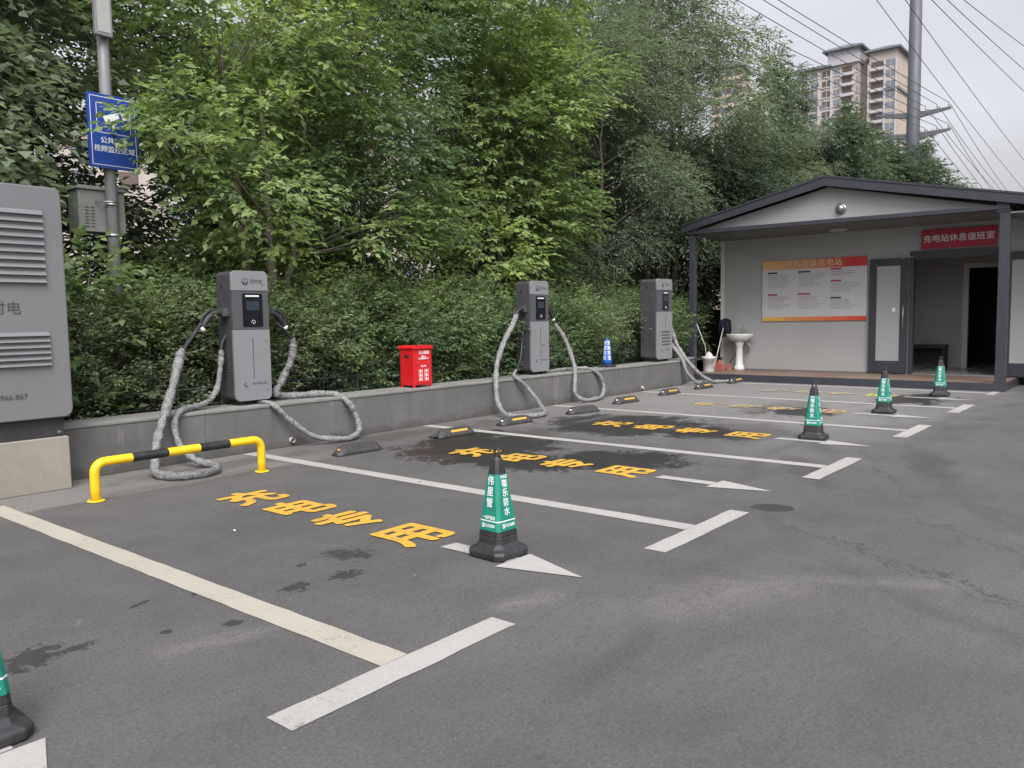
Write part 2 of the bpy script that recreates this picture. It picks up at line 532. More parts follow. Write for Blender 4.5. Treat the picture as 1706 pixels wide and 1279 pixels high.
M_CHL = mat('charger_light_panel', (0.205, 0.208, 0.215), 0.4, 0.05, 3, dirt=0.1, dirtc=(0.2, 0.19, 0.17))
M_CHM = mat('charger_mid_panel', (0.075, 0.078, 0.084), 0.42, 0.06, 3)
M_CHD = mat('charger_side_grey', (0.052, 0.051, 0.058), 0.5, 0.1, 3, bump=0.0006, bscale=240, dirt=0.2, dirtc=(0.17, 0.16, 0.15))
M_BLK = mat('black_rubber', (0.022, 0.022, 0.024), 0.55, 0.25, 9, bump=0.0008, bscale=90, dirt=0.3, dirtc=(0.09, 0.085, 0.08))
M_SCR = mat('black_glass_panel', (0.008, 0.009, 0.012), 0.12, 0.1, 3)
M_SCR2 = mat('dim_lcd', (0.03, 0.04, 0.055), 0.15, 0.2, 20)
M_INK = mat('dark_grey_print', (0.05, 0.052, 0.055), 0.5, 0.05, 5)
M_WHT = mat('white_print', (0.72, 0.73, 0.72), 0.5, 0.06, 20)
M_STEEL = mat('dull_steel', (0.42, 0.43, 0.43), 0.35, 0.15, 6, metal=0.8)
M_FENCE = mat('dark_green_fence_paint', (0.04, 0.07, 0.055), 0.45, 0.2, 8, dirt=0.3, dirtc=(0.08, 0.09, 0.08))
M_YP = mat('yellow_gloss_paint', (0.78, 0.50, 0.012), 0.38, 0.08, 6, dirt=0.15, dirtc=(0.3, 0.22, 0.1))
M_BP = mat('black_gloss_paint', (0.018, 0.018, 0.02), 0.35, 0.1, 6, dirt=0.25, dirtc=(0.1, 0.1, 0.09))
M_GREEN = mat('green_cone_sleeve', (0.006, 0.20, 0.135), 0.5, 0.18, 8, dirt=0.12, dirtc=(0.05, 0.14, 0.1))
M_BLUEC = mat('blue_cone_plastic', (0.02, 0.12, 0.46), 0.45, 0.12, 10)
M_RED = mat('red_powder_coat', (0.55, 0.012, 0.016), 0.42, 0.08, 5, dirt=0.08, dirtc=(0.2, 0.03, 0.03))
M_BLUES = mat('blue_sign_face', (0.008, 0.045, 0.27), 0.4, 0.12, 4, dirt=0.2, dirtc=(0.03, 0.06, 0.16))
M_POLE = mat('galvanised_pole', (0.19, 0.195, 0.20), 0.5, 0.15, 5, dirt=0.3, dirtc=(0.14, 0.14, 0.12))
M_JBOX = mat('junction_box_grey', (0.20, 0.21, 0.195), 0.5, 0.12, 4, dirt=0.3, dirtc=(0.1, 0.1, 0.085))
M_FRAME = mat('dark_slate_frame', (0.036, 0.037, 0.048), 0.45, 0.1, 4, dirt=0.15, dirtc=(0.12, 0.12, 0.12))
M_SOFF = mat('soffit_grey', (0.16, 0.155, 0.15), 0.6, 0.12, 4)
M_CER = mat('white_ceramic', (0.62, 0.63, 0.60), 0.2, 0.05, 4, dirt=0.1, dirtc=(0.4, 0.38, 0.33))
M_BUCK = mat('white_plastic_bucket', (0.55, 0.55, 0.54), 0.45, 0.1, 6, dirt=0.25, dirtc=(0.3, 0.28, 0.25))
M_MOP = mat('dark_navy_mop_yarn', (0.014, 0.012, 0.028), 0.95, 0.4, 40, bump=0.01, bscale=80)
M_WOODH = mat('pale_handle', (0.42, 0.40, 0.37), 0.5, 0.15, 10)
M_PINK = mat('faded_red_plastic', (0.42, 0.13, 0.10), 0.55, 0.25, 9)
M_INNER = mat('interior_wall', (0.36, 0.35, 0.33), 0.7, 0.08, 2)
M_DOORW = mat('white_door_frame', (0.55, 0.54, 0.51), 0.5, 0.05, 3)
M_TILE = mat('grey_floor_tile', (0.30, 0.30, 0.29), 0.25, 0.1, 3)
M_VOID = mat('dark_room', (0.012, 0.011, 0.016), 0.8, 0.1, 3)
M_BENCH = mat('dark_bench_vinyl', (0.02, 0.02, 0.024), 0.5, 0.1, 4)
M_BARK = mat('bark', (0.10, 0.085, 0.07), 0.9, 0.4, 9, bump=0.015, bscale=30)
M_BARK2 = mat('pale_bark', (0.17, 0.15, 0.125), 0.9, 0.35, 9, bump=0.012, bscale=26)
M_WIRE = mat('wire_grey', (0.07, 0.07, 0.078), 0.6, 0.1, 2)
M_PIPE = mat('white_pvc_pipe', (0.45, 0.44, 0.42), 0.5, 0.15, 10, dirt=0.3)
M_UPOLE = mat('steel_utility_pole', (0.085, 0.09, 0.10), 0.55, 0.12, 0.6, dirt=0.15)
M_LIGHTW = mat('lamp_diffuser', (0.33, 0.34, 0.32), 0.4, 0.05, 5)

def panel_mat():
    """white sandwich panel with fine horizontal ribs"""
    k = NT('white_sandwich_panel')
    sp = k.n('ShaderNodeSeparateXYZ'); k.l(k.tc.outputs['Object'], sp.inputs[0])
    wv = k.math('SINE', k.math('MULTIPLY', sp.outputs[2], 2 * PI / 0.05))
    a = k.noise(0.8, 4)
    st = k.noise(1.0, 5, 0.7, vec=k.map(scale=(4, 4, 0.35)))
    base = k.mix(k.rng(a, 0.3, 0.7), (0.325, 0.325, 0.32), (0.365, 0.365, 0.36))
    base = k.mix(k.rng(st, 0.55, 0.8, 0, 0.18), base, (0.24, 0.23, 0.21))
    k.col(base)
    k.rough(0.5)
    k.bump(wv, 0.0012, 0.2)
    return k.m
M_PANEL = panel_mat()

def film_mat():
    """cable wrapped in grey wrinkled plastic film"""
    k = NT('wrinkled_plastic_film')
    a = k.noise(42, 4, 0.6, dist=2.5)
    b = k.noise(90, 3, 0.7)
    base = k.mix(k.rng(a, 0.38, 0.66), (0.10, 0.10, 0.10), (0.38, 0.385, 0.375))
    k.col(base)
    k.rough(k.rng(b, 0.3, 0.7, 0.2, 0.5))
    k.bump(k.math('ADD', a, k.math('MULTIPLY', b, 0.4)), 0.014, 0.9)
    return k.m
M_FILM = film_mat()

def deck_mat():
    k = NT('brown_deck_boards')
    sp = k.n('ShaderNodeSeparateXYZ'); k.l(k.tc.outputs['Object'], sp.inputs[0])
    g = k.math('FRACT', k.math('MULTIPLY', sp.outputs[0], 1 / 0.14))
    gap = k.rng(k.math('ABSOLUTE', k.math('SUBTRACT', g, 0.5)), 0.44, 0.48)
    nz = k.noise(1, 5, 0.65, vec=k.map(scale=(9, 1.2, 1)))
    base = k.mix(k.rng(nz, 0.3, 0.7), (0.115, 0.075, 0.055), (0.21, 0.145, 0.105))
    base = k.mix(k.rng(k.noise(0.9, 4), 0.4, 0.7, 0, 0.5), base, (0.25, 0.20, 0.16))
    k.col(k.mix(gap, base, (0.03, 0.022, 0.018)))
    k.rough(0.6)
    return k.m
M_DECK = deck_mat()

def ramp_mat(name, kind):
    """printed board: yellow to red running along the object's y axis"""
    k = NT(name)
    sp = k.n('ShaderNodeSeparateXYZ'); k.l(k.tc.outputs['Object'], sp.inputs[0])
    cr = k.n('ShaderNodeValToRGB')
    e = cr.color_ramp.elements
    if kind == 'head':
        e[0].color = (0.62, 0.42, 0.16, 1); e[1].color = (0.52, 0.03, 0.04, 1)
        e[0].position = 0.0; e[1].position = 0.85
        q = e.new(0.5); q.color = (0.62, 0.22, 0.12, 1)
    else:
        e[0].color = (0.60, 0.42, 0.09, 1); e[1].color = (0.55, 0.035, 0.03, 1)
        q = e.new(0.45); q.color = (0.62, 0.20, 0.07, 1)
    k.l(k.rng(sp.outputs[1], 7.25, 5.0), cr.inputs[0])
    k.col(cr.outputs[0])
    k.rough(0.45)
    return k.m
M_BHEAD = ramp_mat('board_header_print', 'head')
M_BFOOT = ramp_mat('board_footer_print', 'foot')
M_BOARD = mat('board_white_print', (0.50, 0.50, 0.51), 0.35, 0.03, 2)
M_BANNER = mat('red_banner_cloth', (0.36, 0.022, 0.045), 0.55, 0.12, 3)
M_BTXT = mat('board_small_print', (0.22, 0.22, 0.23), 0.5, 0.05, 8)
M_BTXR = mat('board_red_print', (0.35, 0.05, 0.06), 0.5, 0.05, 8)
M_HEADT = mat('board_title_print', (0.75, 0.62, 0.42), 0.5, 0.05, 8)

def glass_mat(name, frost):
    k = NT(name)
    k.col((0.33, 0.335, 0.325) if frost else (0.05, 0.06, 0.07))
    k.rough(0.42 if frost else 0.06)
    k.b.inputs['Transmission Weight'].default_value = 0.0 if frost else 0.5
    return k.m
M_FROST = glass_mat('frosted_door_glass', True)
M_GLASS = glass_mat('dark_window_glass', False)

def leaf_mat(name, dark, mid, light, warm, trans=0.25):
    k = NT(name)
    at = k.n('ShaderNodeAttribute'); at.attribute_name = 'leafvar'
    oi = k.n('ShaderNodeObjectInfo')
    cl_ = k.noise(0.9, 4, 0.6)
    f = k.math('ADD', k.math('MULTIPLY', at.outputs['Fac'], 0.62), k.rng(cl_, 0.3, 0.7, 0.0, 0.42))
    f = k.math('ADD', f, k.rng(oi.outputs['Random'], 0, 1, -0.08, 0.08))
    cr = k.n('ShaderNodeValToRGB')
    e = cr.color_ramp.elements
    e[0].position = 0.12; e[0].color = (*dark, 1)
    e[1].position = 0.98; e[1].color = (*warm, 1)
    q = e.new(0.45); q.color = (*mid, 1)
    q = e.new(0.78); q.color = (*light, 1)
    k.l(f, cr.inputs[0])
    k.l(cr.outputs[0], k.b.inputs['Base Color'])
    k.rough(0.55)
    k.b.inputs['Specular IOR Level'].default_value = 0.3
    tr = k.n('ShaderNodeBsdfTranslucent')
    k.l(k.mix(1.0, cr.outputs[0], (1.05, 1.12, 0.75), 'MULTIPLY'), tr.inputs[0])
    mx = k.n('ShaderNodeMixShader')
    mx.inputs[0].default_value = trans
    k.l(k.b.outputs[0], mx.inputs[1]); k.l(tr.outputs[0], mx.inputs[2])
    o = [n for n in k.t.nodes if n.type == 'OUTPUT_MATERIAL'][0]
    k.l(mx.outputs[0], o.inputs[0])
    return k.m
L_LIGHT = leaf_mat('leaf_light_green', (0.118, 0.184, 0.085), (0.226, 0.305, 0.129), (0.326, 0.419, 0.150), (0.399, 0.471, 0.161), 0.45)
L_MID = leaf_mat('leaf_mid_green', (0.100, 0.165, 0.096), (0.175, 0.252, 0.129), (0.242, 0.320, 0.150), (0.294, 0.354, 0.148), 0.45)
L_DARK = leaf_mat('leaf_dark_green', (0.066, 0.103, 0.073), (0.103, 0.147, 0.097), (0.136, 0.181, 0.107), (0.166, 0.212, 0.108), 0.45)
L_GREY = leaf_mat('leaf_grey_green', (0.134, 0.180, 0.126), (0.197, 0.241, 0.165), (0.229, 0.278, 0.175), (0.252, 0.294, 0.170), 0.45)
L_HEDGE = leaf_mat('leaf_hedge', (0.100, 0.157, 0.085), (0.183, 0.252, 0.120), (0.278, 0.357, 0.142), (0.378, 0.418, 0.173), 0.45)
L_BROWN = leaf_mat('leaf_olive_hedge', (0.112, 0.132, 0.092), (0.187, 0.229, 0.133), (0.252, 0.294, 0.163), (0.299, 0.307, 0.179), 0.45)

# ------------------------------------------------------------------ the setting
g = MB()
g.add([(-600, -600, 0), (900, -600, 0), (900, 900, 0), (-600, 900, 0)], [(0, 1, 2, 3)])
tag(g.build('ground', M_GROUND), kind='structure')

XS = [2.183, 4.829, 7.501, 10.357, 13.126, 15.808]      # stall lines
XS0 = -0.47
rnd = random.Random(3)
def strip(x0, x1, y0, y1, z=0.004, seg=0.12, jit=0.004):
    """painted rectangle whose edges wander a few millimetres"""
    b = MB()
    lx, ly = x1 - x0, y1 - y0
    if ly >= lx:
        n = max(2, int(ly / seg))
        L_ = [(x0 + rnd.uniform(-jit, jit), y0 + ly * i / n) for i in range(n + 1)]
        R_ = [(x1 + rnd.uniform(-jit, jit), y0 + ly * i / n) for i in range(n + 1)]
    else:
        n = max(2, int(lx / seg))
        R_ = [(x0 + lx * i / n, y0 + rnd.uniform(-jit, jit)) for i in range(n + 1)]
        L_ = [(x0 + lx * i / n, y1 + rnd.uniform(-jit, jit)) for i in range(n + 1)]
    vs = [(*p, z) for p in L_] + [(*p, z) for p in R_]
    b.add(vs, [(i, n + 1 + i, n + 2 + i, i + 1) for i in range(n)])
    return b
Y0 = 2.3186
for i, x in enumerate([XS0] + XS):
    yend = 7.12 if i <= 1 else 7.72
    if i == 6:
        yend = 7.5
    tag(strip(x - 0.075, x + 0.075, Y0 + 0.154, yend, 0.004).build('parking_line', M_LINE2 if i < 2 else M_LINE), kind='structure')
    x1 = x + 0.613
    if i == 6:
        x1 = 16.12
        tag(strip(x - 0.35, x1, Y0 + 0.03, Y0 + 0.15, 0.004).build('parking_line', M_LINE), kind='structure')
    else:
        tag(strip(x - 0.613, x1, Y0, Y0 + 0.15, 0.004).build('parking_line', M_LINE), kind='structure')

# painted arrows and lettering, one set per stall
def arrow(cx):
    b = MB()
    b.add([(cx - 0.06, 2.965, 0.005), (cx + 0.06, 2.965, 0.005), (cx + 0.065, 3.48, 0.005), (cx - 0.06, 3.50, 0.005)], [(0, 1, 2, 3)])
    b.add([(cx - 0.16, 2.965, 0.005), (cx - 0.02, 2.45, 0.005), (cx + 0.155, 2.955, 0.005)], [(0, 1, 2)])
    return b
STALLS = [(0.86, M_YEL, M_LINE), (3.555, M_YEL, M_LINE), (6.22, M_YEL, M_LINE), (8.93, M_YEL, M_LINE), (11.75, M_YELW, M_LINE), (14.45, M_YELW2, M_LINE)]
for i, (cx, ym, lm) in enumerate(STALLS):
    tag(arrow(cx).build('painted_arrow', lm), kind='structure')
    for k_, ch in enumerate('充电专用'):
        yc = 5.70 - k_ * 0.61 - (0.04 if k_ == 3 else 0)
        mm = plane_m((cx + 0.04, yc, 0.0062), (1, 0, 0), (0, 1, 0)) @ Matrix.Diagonal((0.96, 1.0, 1, 1))
        if i == 5 and k_ == 3:
            ym = paint_mat('lime_road_paint', (0.45, 0.46, 0.07), 0.5)
        t = text('painted_lettering', ch, 0.50, ym, None, mm, offset=0.019, extrude=0.0)
        tag(t, kind='structure')

# raised soil bank behind the wall, rising gently
b = MB()
nx, ny = 60, 14
rb = random.Random(5)
vs = []
for j in range(ny + 1):
    for i in range(nx + 1):
        x = -30 + i * 2.4
        y = 8.2 + (j / ny) ** 1.6 * 80
        z = 0.42 + (rb.uniform(-0.04, 0.06) if 0 < j else 0)
        vs.append((x, y, z))
b.add(vs, [(j * (nx + 1) + i, j * (nx + 1) + i + 1, (j + 1) * (nx + 1) + i + 1, (j + 1) * (nx + 1) + i) for j in range(ny) for i in range(nx)])
tag(b.build('soil_bank', M_SOIL), kind='structure')

# ------------------------------------------------------------------ low wall
wl = thing('planter_wall', 'long low grey rendered wall with pale cap behind the parking bays', 'wall', (0, 0, 0))
b = MB()
b.prism([(2.89, 7.76), (14.78, 7.76), (16.1, 8.16), (16.1, 8.30), (14.7, 8.2), (2.89, 8.2)], 0, 0.47, 'z')
b.build('wall_body', M_WALL, wl, 0.006)
b = MB()
b.prism([(2.89, 7.75), (14.80, 7.75), (16.1, 8.14), (16.1, 8.32), (14.7, 8.22), (2.89, 8.22)], 0.47, 0.505, 'z')
b.build('wall_cap', M_WALLTOP, wl, 0.008)
for px in (5.40, 13.2):
    b = MB()
    b.tube([(px, 7.80, 0.075), (px, 7.72, 0.07)], [0.032, 0.032], 14, cap=False)
    b.tube([(px, 7.80, 0.075), (px, 7.72, 0.07)], [0.026, 0.026], 14, cap=False)
    b.build('drain_pipe', M_PIPE, wl)
b = MB()
b.box(-4, 2.885, 7.40, 8.25, 0, 0.46)
tag(b.build('concrete_plinth', M_PLINTH, None, 0.008), 'cream rendered concrete plinth under the big silver power cabinet', 'plinth')

# hoop fence
fe = thing('hoop_fence', 'low dark green hoop-top metal fence along the wall in front of the shrubs', 'fence', (0, 8.42, 0.44))
nh = 0
x = 2.95
hb = MB()
while x < 16.2:
    hw = 0.062
    pts = [(x - hw, 0, 0)] + [(x - hw, 0, 0.37)] + [(x - hw * math.cos(a), 0, 0.37 + hw * math.sin(a)) for a in [PI * q / 8 for q in range(1, 8)]] + [(x + hw, 0, 0.37), (x + hw, 0, 0)]
    hb.tube(pts, 0.0055, 5)
    hb.tube([(x, 0.0, 0), (x, 0, 0.30)], 0.004, 4)
    x += 0.245
    nh += 1
tag(hb.build('hoops', M_FENCE, fe), kind='stuff')
for z in (0.07, 0.25):
    MB().tube([(2.9, 0.008, z), (16.2, 0.008, z)], 0.0075, 6).build('rail', M_FENCE, fe)
x = 3.0
while x < 16.2:
    MB().box(x - 0.018, x + 0.018, -0.018, 0.018, 0, 0.47).build('post', M_FENCE, fe, 0.003)
    x += 1.96

# ------------------------------------------------------------------ power cabinet at the left
pc = thing('power_cabinet', 'large silver power cabinet with two louvred vents on the cream plinth', 'power cabinet', (1.45, 7.42, 0.46))
# local x 0 = centre; cabinet runs x -1.45..1.47
b = MB(); b.box(-1.45, 1.42, 0.03, 0.75, 0, 0.165); b.build('base_frame', M_CABD, pc, 0.006)
b = MB(); b.box(1.36, 1.385, 0.018, 0.029, 0.03, 0.05); b.build('base_bolt', M_STEEL, pc)
b = MB()
b.prism(rrect(-1.45, 1.48, 0.17, 2.12, 0.075), -0.03, 0.78, 'y', smooth=False)
b.build('cabinet_body', M_CAB, pc, 0.012, 3)
def louvre(x0, x1, z0, z1, n):
    b = MB()
    b.box(x0, x1, -0.033, -0.031, z0, z1)
    h = (z1 - z0) / n
    for i in range(n):
        z = z0 + i * h
        b.prism([(-0.032, z + h * 0.12), (-0.062, z + h * 0.28), (-0.032, z + h * 0.92)], x0 + 0.01, x1 - 0.01, 'x')
    return b
louvre(0.30, 1.33, 1.30, 1.925, 10).build('vent_louvre', M_CAB, pc)
louvre(0.30, 1.33, 0.61, 0.91, 6).build('vent_louvre', M_CAB, pc)
text('lettering', '时电', 0.115, M_INK, pc, plane_m((1.005, -0.034, 1.10), (1, 0, 0), (0, 0, 1)), 0.0, align='CENTER')
text('phone_number', '400-0966-867', 0.062, M_INK, pc, plane_m((0.95, -0.034, 0.37), (1, 0, 0), (0, 0, 1)), 0.0, align='CENTER')

# ------------------------------------------------------------------ chargers
def cable(parent, name, pts, film_from, film_to, r=0.021, rf=0.032, loc=(0, 0, 0)):
    """black charging cable; its wrapped stretch is a fatter wrinkled sleeve"""
    P = smoothp([Vector(p) - Vector(loc) for p in pts], 7)
    b = MB(); b.tube(P, r, 8)
    c_ = b.build(name, M_BLK, parent)
    i0, i1 = int(len(P) * film_from), int(len(P) * film_to)
    Q = P[i0:i1]
    dense = []
    for i in range(len(Q) - 1):
        for k in range(3):
            dense.append(Q[i].lerp(Q[i + 1], k / 3))
    dense.append(Q[-1])
    rr_ = random.Random(len(pts) * 13 + int(100 * pts[0][0]))
    rad = []
    ph = rr_.uniform(0, 6)
    for i in range(len(dense)):
        t = i / (len(dense) - 1)
        q = rf * (1.22 - 0.42 * t) * (1 + 0.10 * math.sin(i * 0.23 + ph) + 0.07 * math.sin(i * 0.61 + 2 * ph) + rr_.uniform(-0.10, 0.10))
        if t < 0.02 or t > 0.985: q *= 0.75
        rad.append(q)
    f = MB(); f.tube(dense, rad, 12, wob=0.13)
    f.build('film_wrap', M_FILM, c_)
    return c_

def gun(parent, base, d, side):
    """charging gun: head in the holster at base, handle loop reaching along d (unit, local), dropping down"""
    g_ = bpy.data.objects.new('charging_gun', bpy.data.meshes.new('charging_gun'))
    b = MB()
    B = Vector(base); D = Vector(d).normalized()
    dn = Vector((0, 0, -1))
    b.tube([B, B + D * 0.06], [0.036, 0.036], 12)
    P = [B + D * 0.05, B + D * 0.11 + dn * 0.012, B + D * 0.17 + dn * 0.05, B + D * 0.22 + dn * 0.11, B + D * 0.25 + dn * 0.16]
    b.tube(smoothp(P, 4), [0.040 - 0.0009 * i for i in range(17)], 12)
    # upper guard of the handle loop
    P2 = [B + D * 0.07 + Vector((0, 0, 0.03)), B + D * 0.15 + Vector((0, 0, 0.025)), B + D * 0.235 + dn * 0.03, B + D * 0.262 + dn * 0.10, B + D * 0.25 + dn * 0.15]
    b.tube(smoothp(P2, 4), 0.016, 8)
    o = b.build('charging_gun', M_BLK, parent)
    c2 = MB(); e = P[-1]; c2.tube([e, e + (P[-1] - P[-2]).normalized() * 0.035], [0.033, 0.030], 12)
    c2.build('collar', M_WHT, o)
    return o

def charger(loc, wd, dp, ht, label, vents, cables):
    """origin at the front lower left corner of the body on the wall cap"""
    t = thing('ev_charger', label, 'charging station', loc, 0, 'charging stations standing on the low wall')
    z0 = 0.06
    b = MB()
    b.prism(rrect(0.0, wd, z0, ht, 0.055), 0.03, dp, 'y', smooth=False)
    b.build('body', M_CHD, t, 0.008)
    b = MB()
    for sx in (0.10, wd - 0.10):
        b.box(sx - 0.03, sx + 0.03, 0.05, dp - 0.04, 0.0, z0)
    b.box(0.12, wd - 0.12, 0.08, dp - 0.06, 0.0, z0 - 0.005)
    b.build('base_frame', M_BLK, t)
    # front in three tones, upper band / middle band / lower door
    zt, zm = ht - 0.215, ht - 0.64
    rr = rrect(-0.004, wd + 0.004, z0 - 0.012, ht + 0.006, 0.06)
    def cut(lo, hi):
        # clip the rounded outline between two heights
        pts = [p for p in rr if lo - 1e-6 <= p[1] <= hi + 1e-6]
        res = []
        if lo > z0: res += [(-0.004, lo), (wd + 0.004, lo)]
        if hi < ht:
            right = [p for p in pts if p[0] > wd / 2]; left = [p for p in pts if p[0] <= wd / 2]
            if lo > z0: return [(-0.004, lo), (wd + 0.004, lo), (wd + 0.004, hi), (-0.004, hi)]
            right.sort(key=lambda p: (p[1]))
            left.sort(key=lambda p: (-p[1]))
            return right + [(wd + 0.004, hi), (-0.004, hi)] + left
        right = [p for p in pts if p[0] > wd / 2]; left = [p for p in pts if p[0] <= wd / 2]
        right.sort(key=lambda p: (p[1], -p[0])); left.sort(key=lambda p: (-p[1], p[0]))
        # top edge ordering
        right.sort(key=lambda p: math.atan2(p[1] - (ht - 0.06), p[0] - (wd - 0.06)))
        left.sort(key=lambda p: math.atan2(p[1] - (ht - 0.06), p[0] - 0.06))
        return [(-0.004, lo), (wd + 0.004, lo)] + right + left
    b = MB(); b.prism(cut(zt + 0.003, 99), -0.004, 0.03, 'y'); b.build('top_panel', M_CHL, t, 0.005)
    b = MB(); b.box(-0.003, wd + 0.003, 0.0, 0.03, zm + 0.002, zt - 0.002); b.build('middle_panel', M_CHM, t, 0.002)
    lo_r = sorted([p for p in rr if p[1] < z0 + 0.06 and p[0] > wd / 2], key=lambda p: math.atan2(p[1] - (z0 + 0.048), p[0] - (wd - 0.056)))
    lo_l = sorted([p for p in rr if p[1] < z0 + 0.06 and p[0] <= wd / 2], key=lambda p: (math.atan2(p[1] - (z0 + 0.048), p[0] - 0.056) + 2 * PI) % (2 * PI))
    b = MB(); b.prism(lo_l + lo_r + [(wd + 0.004, zm - 0.001), (-0.004, zm - 0.001)], -0.006, 0.03, 'y')
    door = b.build('door_panel', M_CHL, t, 0.004)
    # screen
    sw = 0.245 if not vents else 0.24
    cx = wd * 0.55
    b = MB(); b.prism(rrect(cx - sw / 2, cx + sw / 2, zm + 0.035, zt - 0.025, 0.015, 3), -0.008, 0.0, 'y')
    s_ = b.build('screen_panel', M_SCR, t)
    b = MB(); b.box(cx - sw * 0.36, cx + sw * 0.33, -0.0105, -0.008, zt - 0.062, zt - 0.045); b.build('light_bar', M_WHT, s_)
    b = MB(); b.box(cx - sw * 0.32, cx + sw * 0.32, -0.0105, -0.008, zt - 0.21, zt - 0.11); b.build('display', M_SCR2, s_)
    b = MB()
    b.tube([(cx + 0.022 * math.cos(a), -0.010, zm + 0.085 + 0.022 * math.sin(a)) for a in [R(q) for q in range(-60, 240, 25)]], 0.0022, 5)
    b.tube([(cx, -0.010, zm + 0.06), (cx, -0.010, zm + 0.085)], 0.003, 5)
    b.build('card_reader_mark', M_WHT, s_)
    # logo: circle holding a bird-like arc, and three characters
    lx, lz = wd * 0.36, ht - 0.11
    b = MB()
    b.tube([(lx + 0.038 * math.cos(a), -0.0065, lz + 0.038 * math.sin(a)) for a in [2 * PI * q / 24 for q in range(25)]], 0.0022, 5)
    b.prism([(lx + 0.034 * math.cos(R(a)), lz + 0.034 * math.sin(R(a))) for a in range(180, 361, 20)] + [(lx + 0.012, lz - 0.012), (lx, lz - 0.022), (lx - 0.012, lz - 0.012)], -0.0075, -0.004, 'y')
    b.prism([(lx - 0.006, lz - 0.004), (lx + 0.004, lz - 0.004), (lx + 0.002, lz + 0.024)], -0.0075, -0.004, 'y')
    b.build('logo', M_INK, t)
    text('lettering', '亚时电', 0.052, M_INK, t, plane_m((wd * 0.67, -0.0065, lz - 0.002), (1, 0, 0), (0, 0, 1)), 0.0)
    b = MB()
    b.tube([(wd * 0.28 + 0.02 * math.cos(R(a)), -0.008, z0 + 0.17 + 0.02 * math.sin(R(a))) for a in range(100, 351, 20)], 0.005, 6)
    b.build('phone_mark', M_INK, t)
    text('phone_number', '400-0966-867', 0.034, M_INK, t, plane_m((wd * 0.66, -0.0085, z0 + 0.175), (1, 0, 0), (0, 0, 1)), 0.0)
    if vents:
        b = MB()
        for i in range(5):
            z = z0 + 0.27 + i * 0.062
            b.box(wd * 0.28, wd * 0.82, -0.010, -0.0065, z, z + 0.022)
        b.build('vent_slots', M_INK, t)
        b = MB(); b.box(wd * 0.53, wd * 0.545, -0.009, -0.0065, zm - 0.33, zm - 0.08); b.build('door_groove', M_INK, t)
    else:
        b = MB(); b.box(wd * 0.505, wd * 0.52, -0.009, -0.0065, z0 + 0.23, zm - 0.09); b.build('door_groove', M_INK, t)
    for (qx, qz) in ((wd - 0.07, ht - 0.125), (wd - 0.055, zm - 0.115), (wd - 0.055, z0 + 0.115)):
        MB().cyl((qx, -0.014, qz), 0.011, 0.012, 12, axis='y').build('lock', M_STEEL, t)
    # side: finger hole, holster box, louvre field
    MB().cyl((-0.004, dp * 0.62, ht - 0.16), 0.022, 0.01, 14, axis='x').build('side_button', M_BLK, t)
    for sx, sg in ((0.0, -1), (wd, 1)):
        if vents: break
        b = MB()
        x0, x1 = (sx - 0.065, sx) if sg < 0 else (sx, sx + 0.065)
        b.box(x0, x1, 0.07, 0.19, ht - 0.49, ht - 0.40)
        b.build('holster', M_CHM, t, 0.006)
    b = MB()
    for i in range(8):
        b.box(-0.0025, 0.0, 0.05, dp - 0.06, 0.27 + i * 0.035, 0.27 + i * 0.035 + 0.006)
    b.build('side_louvre', M_CHM, t)
    for spec in cables:
        if spec[0] == 'gun':
            gun(t, spec[1], spec[2], 0)
        else:
            cable(t, 'cable', spec[1], spec[2], spec[3], loc=loc, rf=spec[4] if len(spec) > 4 else 0.036)
    return t

c1a = [(4.58, 8.04, 1.47), (4.49, 8.0, 1.40), (4.35, 7.93, 1.27), (4.22, 7.87, 1.15), (4.17, 7.85, 1.09), (4.03, 7.75, 0.81), (3.88, 7.66, 0.53), (3.75, 7.58, 0.29), (3.63, 7.4, 0.10), (3.54, 7.19, 0.045), (3.6, 6.93, 0.04), (3.84, 6.87, 0.04), (4.02, 6.98, 0.04), (4.10, 7.22, 0.045), (4.04, 7.42, 0.08), (3.99, 7.6, 0.21), (3.99, 7.69, 0.40), (4.06, 7.73, 0.52), (4.22, 7.84, 0.55), (4.46, 7.96, 0.56), (4.64, 8.0, 0.69), (4.74, 8.05, 1.0), (4.76, 8.06, 1.17), (4.82, 8.06, 1.28)]
c1b = [(5.44, 8.02, 1.40), (5.52, 8.02, 1.34), (5.63, 8.05, 1.25), (5.68, 8.05, 1.17), (5.66, 8.08, 0.96), (5.54, 8.1, 0.74), (5.42, 8.05, 0.60), (5.56, 8.08, 0.55), (5.75, 8.03, 0.545), (5.98, 7.97, 0.545), (6.12, 7.86, 0.53), (6.18, 7.70, 0.44), (6.26, 7.66, 0.28), (6.26, 7.60, 0.11), (6.10, 7.52, 0.045), (5.88, 7.50, 0.045), (5.58, 7.60, 0.11), (5.32, 7.66, 0.32), (5.16, 7.73, 0.50), (5.12, 7.95, 0.53)]
c2a = [(9.86, 8.04, 1.50), (9.78, 8.0, 1.45), (9.56, 7.9, 1.30), (9.3, 7.85, 1.06), (9.03, 7.76, 0.76), (8.89, 7.67, 0.46), (8.79, 7.55, 0.19), (8.70, 7.31, 0.05), (8.80, 7.04, 0.04), (9.12, 6.98, 0.04), (9.38, 7.19, 0.08), (9.62, 7.62, 0.31), (9.44, 7.70, 0.49), (9.46, 7.80, 0.555), (9.72, 7.93, 0.66), (9.88, 8.0, 0.80), (9.98, 8.05, 1.03), (10.04, 8.05, 1.29)]
